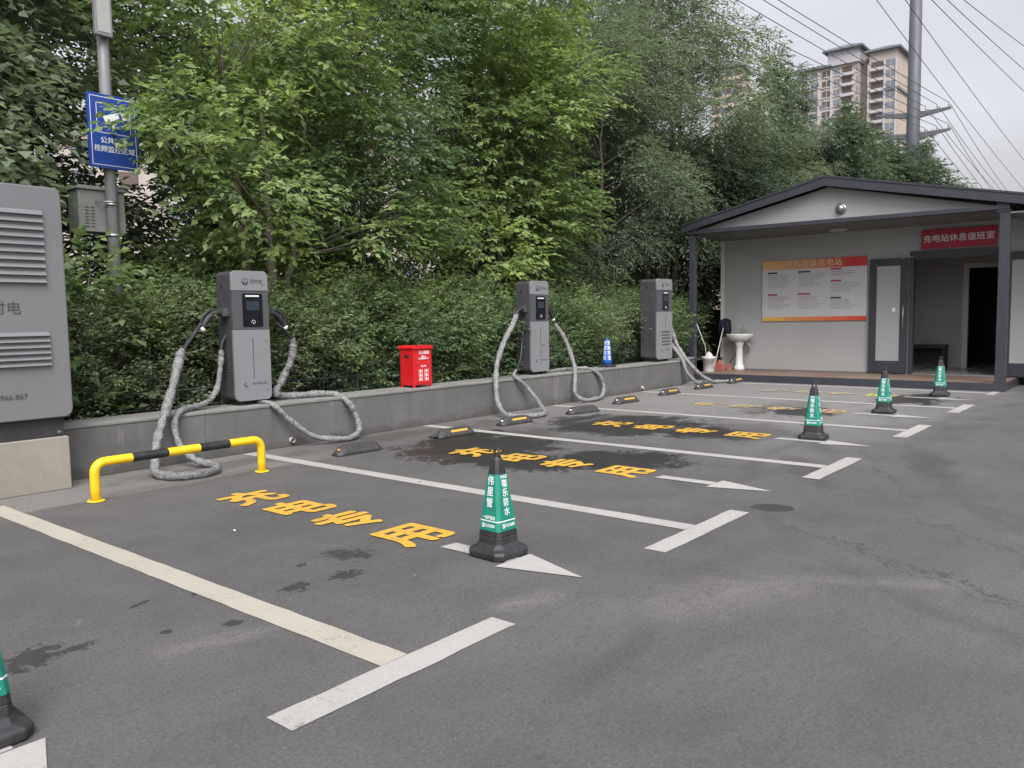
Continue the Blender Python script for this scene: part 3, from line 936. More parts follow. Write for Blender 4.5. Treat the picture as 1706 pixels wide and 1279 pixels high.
c2b = [(10.66, 8.05, 1.42), (10.76, 8.05, 1.38), (10.86, 8.0, 1.25), (10.97, 7.93, 1.06), (11.03, 7.85, 0.8), (10.99, 7.74, 0.55), (10.87, 7.66, 0.31), (10.83, 7.62, 0.16), (10.95, 7.55, 0.05), (11.2, 7.50, 0.045), (11.55, 7.58, 0.06), (11.74, 7.66, 0.21), (11.66, 7.71, 0.42), (11.42, 7.80, 0.54), (11.1, 7.98, 0.54), (10.7, 8.02, 0.53), (10.5, 8.0, 0.53)]
c3a = [(14.62, 8.1, 1.70), (14.75, 8.1, 1.45), (14.86, 8.05, 1.15), (14.90, 7.95, 0.85), (14.85, 7.76, 0.60), (14.95, 7.6, 0.36), (15.15, 7.46, 0.15), (15.35, 7.35, 0.05), (15.55, 7.30, 0.04), (15.72, 7.16, 0.04)]
c3b = [(14.60, 8.0, 0.95), (14.72, 7.92, 0.78), (14.72, 7.72, 0.53), (14.74, 7.63, 0.28), (14.90, 7.50, 0.06), (15.1, 7.5, 0.04), (15.4, 7.55, 0.04)]
charger((4.815, 7.90, 0.505), 0.445, 0.31, 1.47,
        'nearest grey charging station, on the wall behind the yellow and black barrier, long film-wrapped cables', False,
        [('gun', (-0.05, 0.13, 1.02), (-1, -0.1, 0)), ('gun', (0.49, 0.13, 1.02), (1, 0, 0)),
         ('cable', c1a, 0.14, 0.955), ('cable', c1b, 0.14, 1.0)])
charger((10.03, 7.90, 0.505), 0.455, 0.30, 1.49,
        'middle charging station on the wall between the red box and the blue cone', False,
        [('gun', (-0.05, 0.13, 1.05), (-1, -0.1, 0)), ('gun', (0.50, 0.13, 1.05), (1, 0, 0)),
         ('cable', c2a, 0.05, 0.80), ('cable', c2b, 0.10, 1.0, 0.033)])
charger((14.03, 7.90, 0.505), 0.60, 0.38, 1.63,
        'farthest charging station, wider with five vent slots, at the wall end beside the cabin', True,
        [('cable', c3a, 0.15, 1.0, 0.04), ('cable', c3b, 0.05, 1.0, 0.034)])

# ------------------------------------------------------------------ red extinguisher box
rx = thing('extinguisher_box', 'small red metal box with a lid and white lettering standing on the wall', 'box', (7.43, 7.86, 0.505))
b = MB()
b.box(0, 0.34, 0, 0.26, 0.03, 0.52); b.build('body', M_RED, rx, 0.004)
b = MB()
b.prism([(-0.015, 0.52), (0.355, 0.52), (0.355, 0.545), (0.33, 0.565), (0.01, 0.565), (-0.015, 0.545)], -0.02, 0.28, 'y'); b.build('lid', M_RED, rx, 0.003)
for fx in (0.0, 0.31):
    for fy in (0.0, 0.23):
        MB().box(fx, fx + 0.03, fy, fy + 0.03, 0, 0.03).build('foot', M_RED, rx)
MB().box(0.045, 0.315, -0.006, 0.0, 0.05, 0.33).build('door', M_RED, rx, 0.002)
MB().box(-0.003, 0.001, 0.09, 0.17, 0.40, 0.435).build('hand_slot', M_VOID, rx)
for fx in (0.07, 0.27):
    MB().box(fx - 0.015, fx + 0.015, -0.008, -0.001, 0.335, 0.341).build('hinge', M_STEEL, rx)
text('lettering', '灭火器箱', 0.048, M_WHT, rx, plane_m((0.195, -0.002, 0.465), (1, 0, 0), (0, 0, 1)), 0.001)
text('lettering', '火警119\n灭火器使用方法', 0.026, M_WHT, rx, plane_m((0.185, -0.002, 0.40), (1, 0, 0), (0, 0, 1)), 0.001)
b = MB()
for qx in (0.09, 0.195):
    for i in range(3):
        z = 0.09 + i * 0.055
        b.box(qx, qx + 0.07, -0.0085, -0.0065, z, z + 0.006)
        b.box(qx, qx + 0.006, -0.0085, -0.0065, z + 0.008, z + 0.045)
        b.box(qx + 0.064, qx + 0.07, -0.0085, -0.0065, z + 0.008, z + 0.045)
        b.prism([(qx + 0.02, z + 0.01), (qx + 0.045, z + 0.012), (qx + 0.05, z + 0.03), (qx + 0.03, z + 0.045), (qx + 0.018, z + 0.03)], -0.0085, -0.0065, 'y')
b.build('usage_pictures', M_WHT, rx)
text('lettering', '使用说明', 0.026, M_WHT, rx, plane_m((0.18, -0.0072, 0.285), (1, 0, 0), (0, 0, 1)), 0.0006)

# ------------------------------------------------------------------ barrier bar
ba = thing('parking_barrier', 'low tubular parking barrier striped yellow and black near the wall', 'barrier', (2.77, 6.66, 0))
L_ = 1.525; hh = 0.315; rr = 0.085
pts = [(0, 0, 0.0), (0, 0, 0.1), (0, 0, hh - rr)]
for q in range(1, 7):
    a = R(15 * q); pts.append((rr - rr * math.cos(a), 0, hh - rr + rr * math.sin(a)))
stops = [0.36, 0.66, 0.66, 0.96, 0.96, 1.22]
nleft = len(pts)
xs_ = [0.30, 0.302, 0.61, 0.612, 0.90, 0.902, 1.19, 1.192]
for q in xs_: pts.append((q, 0, hh))
for q in range(0, 7):
    a = R(15 * q); pts.append((L_ - rr + rr * math.sin(a), 0, hh - rr + rr * math.cos(a)))
pts += [(L_, 0, 0.1), (L_, 0, 0)]
def bandmat(k):
    x_ = (pts[k][0] + pts[k + 1][0]) / 2
    z_ = pts[k][2]
    if z_ < hh - 0.01: return 0
    return 1 if (0.301 < x_ < 0.611) or (0.901 < x_ < 1.191) else 0
b = MB(); b.tube(pts, 0.038, 16, mis=bandmat)
b.build('rail', [M_YP, M_BP], ba)
for q in (0, L_):
    b = MB(); b.lathe((q, 0, 0.004), [(0.068, 0), (0.07, 0.006), (0.066, 0.009), (0.04, 0.011)], 20)
    f_ = b.build('base_plate', M_YP, ba)
    for a in (0.8, 2.4, 3.9, 5.5):
        MB().cyl((q + 0.055 * math.cos(a), 0.055 * math.sin(a), 0.012), 0.007, 0.008, 6).build('bolt', M_STEEL, f_)

# ------------------------------------------------------------------ wheel stops
M_STOP = mat('grey_black_rubber', (0.035, 0.035, 0.033), 0.7, 0.3, 14, bump=0.002, bscale=70, dirt=0.5, dirtc=(0.13, 0.12, 0.11))
M_REFL = mat('yellow_reflector', (0.50, 0.32, 0.05), 0.35, 0.1, 30)
def wheel_stop():
    t = bpy.data.objects.new('wheel_stop', None); C.objects.link(t)
    b = MB()
    secs = []
    for x_, k_ in ((-0.30, 0.32), (-0.235, 0.85), (-0.19, 1.0), (0.19, 1.0), (0.235, 0.85), (0.30, 0.32)):
        hw = 0.075 if abs(x_) < 0.29 else 0.06
        z = 0.10 * k_
        secs.append([(x_, -hw, 0), (x_, -hw, z * 0.25), (x_, -hw * 0.52, z * 0.9), (x_, -hw * 0.34, z), (x_, hw * 0.34, z), (x_, hw * 0.52, z * 0.9), (x_, hw, z * 0.25), (x_, hw, 0)])
    b.loft(secs, True, smooth=False)
    b.build('rubber_body', M_STOP, t, 0.006)
    return t
def stop_strip(t, x0, x1):
    b = MB()
    # lies on the front sloping face
    b.add([(x0, -0.0594, 0.054), (x1, -0.0594, 0.054), (x1, -0.0465, 0.079), (x0, -0.0465, 0.079),
           (x0, -0.0564, 0.054), (x1, -0.0564, 0.054), (x1, -0.0435, 0.079), (x0, -0.0435, 0.079)],
          [(0, 1, 2, 3), (4, 7, 6, 5), (0, 4, 5, 1), (3, 2, 6, 7), (0, 3, 7, 4), (1, 5, 6, 2)])
    b.build('reflective_strip', M_REFL, t)
def stop_dot(t, mm_):
    b = MB()
    b.tube([(-0.268, -0.028, 0.060), (-0.272, -0.030, 0.070)], [0.016, 0.013], 10)
    b.build('reflector_dot', mm_, t)
ws_spec = [
    (5.54, 6.76, -2, 0, 'dark rubber wheel stop with a small yellow dot and no stripe, nearest the barrier'),
    (7.03, 6.75, -4, 1, 'battered wheel stop with a yellow stripe and a broken left end'),
    (8.29, 6.83, -5, 2, 'wheel stop with yellow stripe under the middle charging station cable loop'),
    (9.79, 6.76, -12, 3, 'plain dark wheel stop without a yellow stripe in the third bay'),
    (11.32, 6.96, -6, 2, 'yellow striped wheel stop, first of the two left of the fourth bay'),
    (12.93, 7.03, -4, 2, 'yellow striped wheel stop by the line before the farthest charging station'),
    (14.32, 7.05, -2, 4, 'wheel stop with crooked yellow stripe in front of the wall end'),
    (15.86, 7.08, 0, 2, 'last wheel stop, at the cable end beside the cabin deck'),
]
ws0 = wheel_stop()
for i, (x_, y_, rz, kind, lb) in enumerate(ws_spec):
    o = ws0 if i == 0 else copy_tree(ws0)
    if i == 0:
        pass
    o.location = (x_, y_, 0.0045); o.rotation_euler = (0, 0, R(rz))
    tag(o, lb, 'wheel stop', 'rubber wheel stops in the bays')
    o['_k'] = kind
for o in [q for q in C.objects if q.name.startswith('wheel_stop')]:
    kind = o['_k']; del o['_k']
    if kind in (0,): stop_dot(o, M_REFL)
    if kind in (2, 3, 4): stop_dot(o, M_WHT)
    if kind in (1, 2): stop_strip(o, -0.10, 0.17)
    if kind == 4: stop_strip(o, -0.07, 0.18)
    if kind == 1:
        b = MB(); b.tube([(-0.30, -0.03, 0.03), (-0.36, -0.01, 0.035), (-0.39, 0.02, 0.02)], [0.03, 0.02, 0.01], 7, wob=0.2)
        b.build('torn_end', M_STOP, o)

# ------------------------------------------------------------------ traffic cones
def sq_ring(h, z, ch):
    """square with cut corners"""
    c_ = ch
    return [(h, -h + c_, z), (h, h - c_, z), (h - c_, h, z), (-h + c_, h, z), (-h, h - c_, z), (-h, -h + c_, z), (-h + c_, -h, z), (h - c_, -h, z)]
def cone_half(z):
    # half width of the body at height z
    return 0.104 - (z - 0.13) * (0.104 - 0.047) / (0.56 - 0.13)
def cone(label, loc, rz, facemap, scale=1.0, phone='5335888'):
    t = thing('traffic_cone', label, 'traffic cone', loc, rz, 'green sleeved traffic cones in the bays')
    t.scale = (scale * 0.86, scale * 0.86, scale * 0.96)
    b = MB()
    b.loft([sq_ring(0.165, 0.0, 0.045), sq_ring(0.168, 0.035, 0.045), sq_ring(0.158, 0.048, 0.045), sq_ring(0.125, 0.062, 0.04), sq_ring(0.11, 0.085, 0.03), sq_ring(0.104, 0.13, 0.022)], True, smooth=False)
    b.build('base', M_BLK, t, 0.006)
    b = MB()
    zs = [0.13, 0.3, 0.56]
    b.loft([sq_ring(cone_half(z), z, 0.02) for z in zs] + [sq_ring(0.038, 0.60, 0.018), sq_ring(0.022, 0.618, 0.010)], True, smooth=False)
    b.build('body', M_BLK, t, 0.004)
    b = MB()
    b.loft([sq_ring(cone_half(z) + 0.003, z, 0.022) for z in (0.165, 0.30, 0.512)], False, smooth=False)
    sl = b.build('sleeve', M_GREEN, t)
    b = MB()
    b.tube([(0.0, -0.022, 0.60), (0, -0.024, 0.63), (0, -0.018, 0.655), (0, 0, 0.668), (0, 0.018, 0.655), (0, 0.024, 0.63), (0, 0.022, 0.60)], 0.009, 8)
    b.build('ring_handle', M_BLK, t)
    b = MB()
    b.loft([sq_ring(cone_half(z) + 0.0045, z, 0.0225) for z in (0.222, 0.229)], False, smooth=False)
    b.build('white_band', M_WHT, sl)
    slope = math.atan((0.104 - 0.047) / 0.43)
    for k_, face in enumerate(facemap):
        # faces: 0:-x 1:-y 2:+x 3:+y (outward normals), text upright on the leaning face
        ang = [PI, -PI / 2, 0, PI / 2][k_]
        nrm = Vector((math.cos(ang), math.sin(ang), 0))
        right = Vector((-math.sin(ang), math.cos(ang), 0))
        up = Vector((-nrm.x * math.sin(slope), -nrm.y * math.sin(slope), math.cos(slope)))
        def put(body, size, z, off=0.0, vs=1.0, sx=1.0):
            h = cone_half(z) + 0.0042
            mm = plane_m(nrm * h + Vector((0, 0, z)), right, up) @ Matrix.Diagonal((sx, 1, 1, 1))
            text('lettering', body, size, M_WHT, sl, mm, off, 0.0004, vspace=vs)
        if face == 'A':
            for q, chh in enumerate('伟星管'):
                put(chh, 0.062, 0.470 - q * 0.068, 0.001)
            put('一家好管道', 0.024, 0.245, 0.0005)
        else:
            put('KALE', 0.026, 0.496, 0.001)
            for q, chh in enumerate('咖乐防水'):
                put(chh, 0.054, 0.452 - q * 0.0575, 0.001)
        put('☎' + phone, 0.026, 0.196, 0.0005)
    return t
cone('green sleeved black cone with two lettered faces showing, on the nearest whole arrow', (3.60, 3.11, 0.0055), R(-3), 'ABAB')
cone('green sleeved black cone cut off at the left edge of the photo', (0.865, 3.13, 0.0055), 0, 'ABAB', phone='5335886')
cone('green sleeved cone on the third bay arrow, in front of the white end cap', (9.12, 3.14, 0.0055), R(4), 'BABA')
cone('green sleeved cone on the fourth bay arrow, below the frosted glass door leaf', (12.02, 3.16, 0.0055), R(2), 'BABA')
cone('green sleeved cone closest to the cabin doorway, in the last bay', (14.93, 3.05, 0.0055), R(6), 'BABA', 1.02)

bc = thing('blue_cone', 'small bright blue cone with white lettering on the wall near the last charging station', 'traffic cone', (12.35, 7.98, 0.505))
b = MB(); b.loft([sq_ring(0.13, 0, 0.03), sq_ring(0.13, 0.03, 0.03), sq_ring(0.09, 0.045, 0.03)], True, smooth=False); b.build('base', M_BLK, bc, 0.004)
b = MB(); b.lathe((0, 0, 0.045), [(0.092, 0), (0.082, 0.10), (0.045, 0.44), (0.03, 0.455), (0.026, 0.46)], 24); b_ = b.build('body', M_BLUEC, bc)
for ang in (PI, -2.1):
    nrm = Vector((math.cos(ang), math.sin(ang), 0)); right = Vector((-math.sin(ang), math.cos(ang), 0))
    for q, chh in enumerate('专用车位'):
        z = 0.43 - q * 0.088
        h = 0.082 - (z - 0.145) * (0.037 / 0.34) + 0.005
        text('lettering', chh, 0.085 - 0.0 * q, M_WHT, b_, plane_m(nrm * h + Vector((0, 0, z)), right, Vector((-nrm.x * 0.11, -nrm.y * 0.11, 1))) @ Matrix.Diagonal((0.75, 1, 1, 1)), 0.0015, 0.001)

# ------------------------------------------------------------------ blue sign pole with boxes
sp_ = thing('sign_pole', 'grey steel pole rising among the leaves behind the power cabinet', 'pole', (4.225, 9.3, 0.42))
MB().tube([(0, 0, 0), (0, 0, 3.2), (-0.0, 0, 6.2)], [0.068, 0.064, 0.055], 18).build('shaft', M_POLE, sp_)
b = MB(); b.box(-0.13, 0.06, -0.13, -0.07, 4.14, 4.95); s_ = b.build('lamp_panel', M_POLE, sp_, 0.01)
MB().box(-0.105, 0.035, -0.134, -0.130, 4.18, 4.91).build('panel_face', M_LIGHTW, s_)
for z in (2.32, 1.98, 2.95, 3.3):
    MB().tube([(0, 0, z), (0, 0, z + 0.03)], 0.074, 18).build('clamp', M_STEEL, sp_)
sg = thing('blue_sign', 'tall blue sign with white border and writing, clamped to the grey pole', 'sign', (4.235, 9.21, 0.42))
b = MB(); b.prism(rrect(-0.265, 0.285, 2.72, 3.52, 0.02), -0.01, 0.01, 'y'); b.build('sign_board', M_BLUES, sg)
def outline(x0, x1, z0, z1, th, y):
    b = MB()
    b.box(x0, x1, y - 0.001, y, z0, z0 + th); b.box(x0, x1, y - 0.001, y, z1 - th, z1)
    b.box(x0, x0 + th, y - 0.001, y, z0 + th, z1 - th); b.box(x1 - th, x1, y - 0.001, y, z0 + th, z1 - th)
    return b
outline(-0.235, 0.255, 2.75, 3.49, 0.006, -0.0112).build('border', M_WHT, sg)
outline(-0.17, 0.20, 3.10, 3.42, 0.006, -0.0112).build('emblem_frame', M_WHT, sg)
b = MB()
b.prism([(-0.10, 3.28), (0.06, 3.34), (0.09, 3.26), (-0.07, 3.20)], -0.0125, -0.0105, 'y')
b.box(0.0, 0.02, -0.0125, -0.0105, 3.15, 3.23)
b.prism([(0.10, 3.33), (0.14, 3.345), (0.165, 3.28), (0.12, 3.265)], -0.0125, -0.0105, 'y')
b.build('camera_emblem', M_WHT, sg)
text('lettering', '公共安全', 0.075, M_WHT, sg, plane_m((0.01, -0.0115, 3.02), (1, 0, 0), (0, 0, 1)), 0.0005)
text('lettering', '视频监控区域', 0.075, M_WHT, sg, plane_m((0.01, -0.0115, 2.925), (1, 0, 0), (0, 0, 1)), 0.0005)
jb = thing('junction_box', 'grey metal equipment box with vent slots strapped to the pole below the blue sign', 'junction box', (4.12, 9.44, 2.45))
b = MB(); b.box(-0.24, 0.27, -0.1, 0.16, 0, 0.46); b.build('body', M_JBOX, jb, 0.006)
b = MB(); b.prism([(-0.265, 0.46), (0.295, 0.46), (0.27, 0.50), (-0.23, 0.50)], -0.13, 0.18, 'y'); b.build('rain_lid', M_JBOX, jb, 0.004)
b = MB()
for cx_ in (-0.15, -0.09):
    for i in range(7):
        b.box(cx_ - 0.02, cx_ + 0.02, -0.104, -0.100, 0.05 + i * 0.035, 0.062 + i * 0.035)
b.build('vent_slots', M_INK, jb)
b = MB(); b.tube([(-0.07, -0.12, 0.33), (0.06, -0.24, 0.33), (0.14, -0.225, 0.33)], 0.008, 6); b.build('strap', M_STEEL, jb)

# ------------------------------------------------------------------ cabin
cb = thing('duty_cabin', 'white prefabricated cabin with dark gabled porch, open glass doors and brown deck', 'cabin', (16.15, 5.35, 0))
CX, CY = 16.15, 5.35
def cbx(x0, x1, y0, y1, z0, z1, name, m_, bev=0.0, par=None, coll=None):
    b = MB(); b.box(x0 - CX, x1 - CX, y0 - CY, y1 - CY, z0, z1)
    return b.build(name, m_, par or cb, bev)
FX = 17.70     # facade plane
# deck
cbx(16.18, 20.9, 2.32, 8.34, 0.112, 0.150, 'deck_boards', M_DECK)
cbx(16.15, 16.178, 2.29, 8.36, 0.0, 0.146, 'deck_fascia', M_FRAME, 0.004)
cbx(16.18, 20.9, 2.29, 2.318, 0.0, 0.146, 'deck_fascia', M_FRAME, 0.004)
# facade in panels around the opening y 2.62..4.20
def wallp(y0, y1, z0, z1):
    return cbx(FX, FX + 0.09, y0, y1, z0, z1, 'wall_panel', M_PANEL)
wallp(4.20, 8.27, 0.152, 3.12)
wallp(2.62, 4.20, 2.62, 3.12)
wallp(-3.0, 2.62, 0.152, 3.12)
cbx(FX + 0.09, 24.5, 8.18, 8.27, 0.152, 3.12, 'wall_panel', M_PANEL)
cbx(FX - 0.02, FX, 8.20, 8.28, 0.152, 3.12, 'corner_trim', M_DOORW)
# skirting line
cbx(FX - 0.01, FX, 4.99, 8.20, 0.152, 0.175, 'skirting', M_SOFF)
# gable front
b = MB(); b.prism([(2.46 - CY, 3.215), (8.20 - CY, 3.255), (5.40 - CY, 3.87)], 0.16, 0.22, 'x'); b.build('gable_panel', M_PANEL, cb)
b = MB(); b.prism([(2.30 - CY, 3.14), (8.30 - CY, 3.165), (8.30 - CY, 3.255), (2.30 - CY, 3.215)], -0.02, 0.16, 'x'); b.build('porch_beam', M_FRAME, cb, 0.005)
# roof fascia (two raked pieces) and roof sheets
b = MB(); b.prism([(8.46 - CY, 3.20), (5.40 - CY, 3.87), (5.40 - CY, 4.03), (8.46 - CY, 3.33)], -0.07, -0.03, 'x'); b.build('roof_fascia', M_FRAME, cb, 0.006)
b = MB(); b.prism([(5.40 - CY, 3.87), (2.05 - CY, 3.18), (-3.2 - CY, 2.95), (-3.2 - CY, 3.13), (2.05 - CY, 3.335), (5.40 - CY, 4.03)], -0.07, -0.03, 'x'); b.build('roof_fascia', M_FRAME, cb, 0.006)
b = MB(); b.prism([(8.50 - CY, 3.335), (5.40 - CY, 4.035), (5.40 - CY, 4.075), (8.50 - CY, 3.37)], -0.08, 8.5, 'x'); b.build('roof_sheet', M_FRAME, cb)
b = MB(); b.prism([(5.40 - CY, 4.035), (2.05 - CY, 3.34), (-3.3 - CY, 3.135), (-3.3 - CY, 3.17), (2.05 - CY, 3.375), (5.40 - CY, 4.075)], -0.08, 8.5, 'x'); b.build('roof_sheet', M_FRAME, cb)
# porch ceiling: ribbed boards sloping slightly to the facade
b = MB()
n_ = 11
for i in range(n_):
    x0 = 0.085 + i * (1.46 / n_); x1 = x0 + 1.46 / n_ - 0.008
    z0 = 3.175 - 0.06 * i / n_
    b.box(x0, x1, 2.3 - CY, 8.3 - CY, z0 - 0.01, z0 + 0.012)
b.box(0.08, 1.55, 2.3 - CY, 8.3 - CY, 3.195, 3.205)
b.build('porch_ceiling', M_SOFF, cb)
b = MB(); b.box(0.0, 1.55, -3 - CY, 2.29 - CY, 3.06, 3.09); b.build('side_ceiling', M_SOFF, cb)
# columns
def column(y0, y1, z0, z1, x0=16.16, x1=16.28):
    b = MB(); b.box(x0 - CX, x1 - CX, y0 - CY, y1 - CY, z0, z1); b.build('porch_column', M_FRAME, cb, 0.006)
column(8.18, 8.31, 0.0, 3.16)
column(2.29, 2.45, 0.15, 3.14)
cbx(16.145, 16.16, 2.30, 2.50, 3.10, 3.34, 'fascia_end', M_FRAME, 0.003)
# gable vent and porch lamp
b = MB(); b.lathe((0, 0, 0), [(0.135, 0), (0.14, 0.012), (0.125, 0.03), (0.10, 0.05)], 24)
v_ = b.build('vent_cowl', M_STEEL, cb); v_.rotation_euler = (0, -PI / 2, 0); v_.location = (0.16, 5.147 - CY, 3.43); v_.scale = (0.8, 0.8, 0.8)
b = MB(); b.lathe((0, 0, 0.03), [(0.10, 0), (0.095, 0.05), (0.06, 0.085), (0.02, 0.10)], 20, True)
v2 = b.build('vent_dome', M_STEEL, v_)
b = MB(); b.prism([(0.10 * math.cos(R(a)), 0.10 * math.sin(R(a))) for a in range(-80, 81, 16)], 0.045, 0.055, 'z'); v3 = b.build('vent_mouth', M_INK, v_); v3.rotation_euler = (0, 0, PI); v3.location = (0, 0, 0.03)
b = MB(); b.lathe((1.03, 5.47 - CY, 3.075), [(0.10, 0), (0.16, 0.012), (0.185, 0.035), (0.19, 0.055)], 28); b.build('ceiling_lamp', M_LIGHTW, cb)
MB().tube([(1.85, 2.51 - CY, 3.42), (1.85, 2.51 - CY, 3.63)], 0.018, 8).build('roof_pin', M_FRAME, cb)
# door frame in the opening
cbx(FX - 0.03, FX + 0.10, 2.60, 4.22, 2.46, 2.62, 'door_header', M_FRAME, 0.004)
cbx(FX - 0.02, FX + 0.10, 4.14, 4.22, 0.152, 2.46, 'door_jamb', M_FRAME, 0.003)
cbx(FX - 0.02, FX + 0.10, 2.60, 2.68, 0.152, 2.46, 'door_jamb', M_FRAME, 0.003)
cbx(FX - 0.02, FX + 0.13, 2.68, 4.14, 0.152, 0.175, 'threshold', M_STEEL)
# left leaf folded back against the facade, right leaf likewise
def leaf(y0, y1, flip):
    t_ = bpy.data.objects.new('door_leaf', None)
    xa, xb = FX - 0.085, FX - 0.04
    st = 0.145
    b = MB()
    def bb(ya, yb, za, zb): b.box(xa - CX, xb - CX, ya - CY, yb - CY, za, zb)
    z0, z1 = 0.17, 2.50
    bb(y0, y0 + st, z0, z1); bb(y1 - st, y1, z0, z1)
    bb(y0 + st, y1 - st, z0, z0 + 0.25); bb(y0 + st, y1 - st, z1 - 0.15, z1)
    lf = b.build('door_leaf', M_FRAME, cb, 0.004)
    b = MB(); b.box(xa + 0.015 - CX, xb - 0.012 - CX, y0 + st - CY, y1 - st - CY, z0 + 0.25, z1 - 0.15); b.build('door_glass', M_FROST, lf)
    hy = (y0 + st / 2) if not flip else (y1 - st / 2)
    b = MB()
    b.tube([(xa - 0.045 - CX, hy - CY, 1.05), (xa - 0.045 - CX, hy - CY, 1.55)], 0.012, 8)
    for z in (1.1, 1.5): b.tube([(xa - CX, hy - CY, z), (xa - 0.045 - CX, hy - CY, z)], 0.008, 6)
    b.build('pull_handle', M_STEEL, lf)
    return lf
l1 = leaf(4.23, 4.97, False)
MB().box(FX - 0.088 - CX, FX - 0.0855 - CX, 4.46 - CY, 4.52 - CY, 1.42, 1.50).build('sticker', M_WHT, l1)
leaf(1.86, 2.59, True)
b = MB()
b.tube([(FX - 0.10 - CX, 4.42 - CY, 2.47), (FX - 0.13 - CX, 4.30 - CY, 2.49), (FX - 0.05 - CX, 4.05 - CY, 2.53)], 0.01, 6)
b.build('door_closer_arm', M_STEEL, cb)
# red banner and information board on the facade
bn = thing('red_banner', 'red banner with white characters above the open cabin doorway', 'banner', (FX, 3.35, 2.83))
MB().box(-0.06, -0.045, -0.65, 0.66, -0.185, 0.185).build('banner_sheet', M_BANNER, bn)
text('lettering', '充电站休息值班室', 0.155, M_WHT, bn, plane_m((-0.0615, 0.01, 0.0), (0, -1, 0), (0, 0, 1)), 0.0015)
bo = thing('notice_board', 'wide white notice board with orange to red header on the cabin wall', 'notice board', (FX - 0.012, 0, 0))
BY0, BY1, BZ0, BZ1 = 5.03, 7.27, 1.255, 2.585
MB().box(-0.02, 0.0, BY0, BY1, BZ0, BZ1).build('board_sheet', M_BOARD, bo)
MB().box(-0.023, -0.020, BY0, BY1, BZ1 - 0.20, BZ1).build('header', M_BHEAD, bo)
MB().box(-0.023, -0.020, BY0, BY1, BZ0, BZ0 + 0.09).build('footer', M_BFOOT, bo)
text('title_outline', '南九超级充电站', 0.165, mat('title_edge_print', (0.20, 0.05, 0.03), 0.5), bo, plane_m((-0.0245, 6.14, BZ1 - 0.10), (0, -1, 0), (0, 0, 1)), 0.0042, space=1.12)
text('title', '南九超级充电站', 0.165, M_HEADT, bo, plane_m((-0.0275, 6.14, BZ1 - 0.10), (0, -1, 0), (0, 0, 1)), 0.0, space=1.12)
b = MB(); bh = MB(); br = MB()
rt = random.Random(11)
for ci, yl in enumerate((7.14, 6.46, 5.76)):
    blocks = ((2.30, 7), (1.82, 7)) if ci < 2 else ((2.33, 3), (2.08, 5), (1.72, 5))
    for (zt_, nl) in blocks:
        w_ = 0.22 + (0.05 if ci == 1 else 0)
        (bh if ci < 2 and zt_ > 2 or ci == 2 and zt_ < 1.8 else br).prism([(yl, zt_), (yl - w_, zt_), (yl - w_ + 0.015, zt_ + 0.018), (yl - w_, zt_ + 0.036), (yl, zt_ + 0.036), (yl + 0.015, zt_ + 0.018)], -0.0225, -0.020, 'x')
        for q in range(nl):
            z = zt_ - 0.035 - q * 0.042
            ln = rt.uniform(0.32, 0.58)
            (br if q == 1 and rt.random() < 0.5 else b).box(-0.0215, -0.020, yl - ln, yl, z - 0.005, z + 0.005)
b.build('small_print', M_BTXT, bo); bh.build('section_heading', M_INK, bo); br.build('red_print', M_BTXR, bo)
text('footer_lettering', '南 九 充 电', 0.055, M_BTXR, bo, plane_m((-0.0235, 6.6, BZ0 + 0.045), (0, -1, 0), (0, 0, 1)), 0.0)
# room behind the doorway
b = MB()
def inn(x0, x1, y0, y1, z0, z1, name, m_):
    return cbx(x0, x1, y0, y1, z0, z1, name, m_)
inn(FX + 0.13, 20.9, 1.2, 8.17, 0.151, 0.172, 'room_floor', M_TILE)
inn(FX + 0.09, 20.9, 1.2, 8.17, 2.66, 2.70, 'room_ceiling', M_INNER)
inn(19.9, 19.98, 3.55, 8.17, 0.172, 2.66, 'room_wall', M_INNER)
inn(19.9, 19.98, 1.2, 2.85, 0.172, 2.66, 'room_wall', M_INNER)
inn(19.9, 19.98, 2.85, 3.55, 2.34, 2.66, 'room_wall', M_INNER)
inn(FX + 0.09, 19.9, 1.2, 1.28, 0.172, 2.66, 'room_wall', M_INNER)
inn(19.86, 19.9, 3.55, 3.66, 0.172, 2.45, 'inner_door_frame', M_DOORW)
inn(19.86, 19.9, 2.74, 2.85, 0.172, 2.45, 'inner_door_frame', M_DOORW)
inn(19.86, 19.9, 2.85, 3.55, 2.34, 2.45, 'inner_door_frame', M_DOORW)
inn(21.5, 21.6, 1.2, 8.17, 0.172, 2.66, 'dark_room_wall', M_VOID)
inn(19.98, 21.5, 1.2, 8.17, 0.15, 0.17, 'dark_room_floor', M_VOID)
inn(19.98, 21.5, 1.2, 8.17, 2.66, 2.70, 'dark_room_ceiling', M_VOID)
inn(24.4, 24.5, -3, 8.17, 0.152, 3.12, 'wall_panel', M_PANEL)
inn(FX + 0.09, 24.4, -3.0, -2.9, 0.152, 3.12, 'wall_panel', M_PANEL)
bt = thing('bench', 'low black bench standing inside the open cabin doorway', 'bench', (19.45, 4.22, 0.172))
b = MB(); b.box(-0.2, 0.2, -0.36, 0.40, 0.44, 0.52); b.build('seat', M_BENCH, bt, 0.01)
for lx in (-0.18, 0.15):
    for ly in (-0.34, 0.35):
        MB().box(lx, lx + 0.035, ly, ly + 0.035, 0, 0.44).build('leg', M_BENCH, bt)
MB().box(0.16, 0.18, -0.34, 0.38, 0.1, 0.43).build('back_panel', M_BENCH, bt)

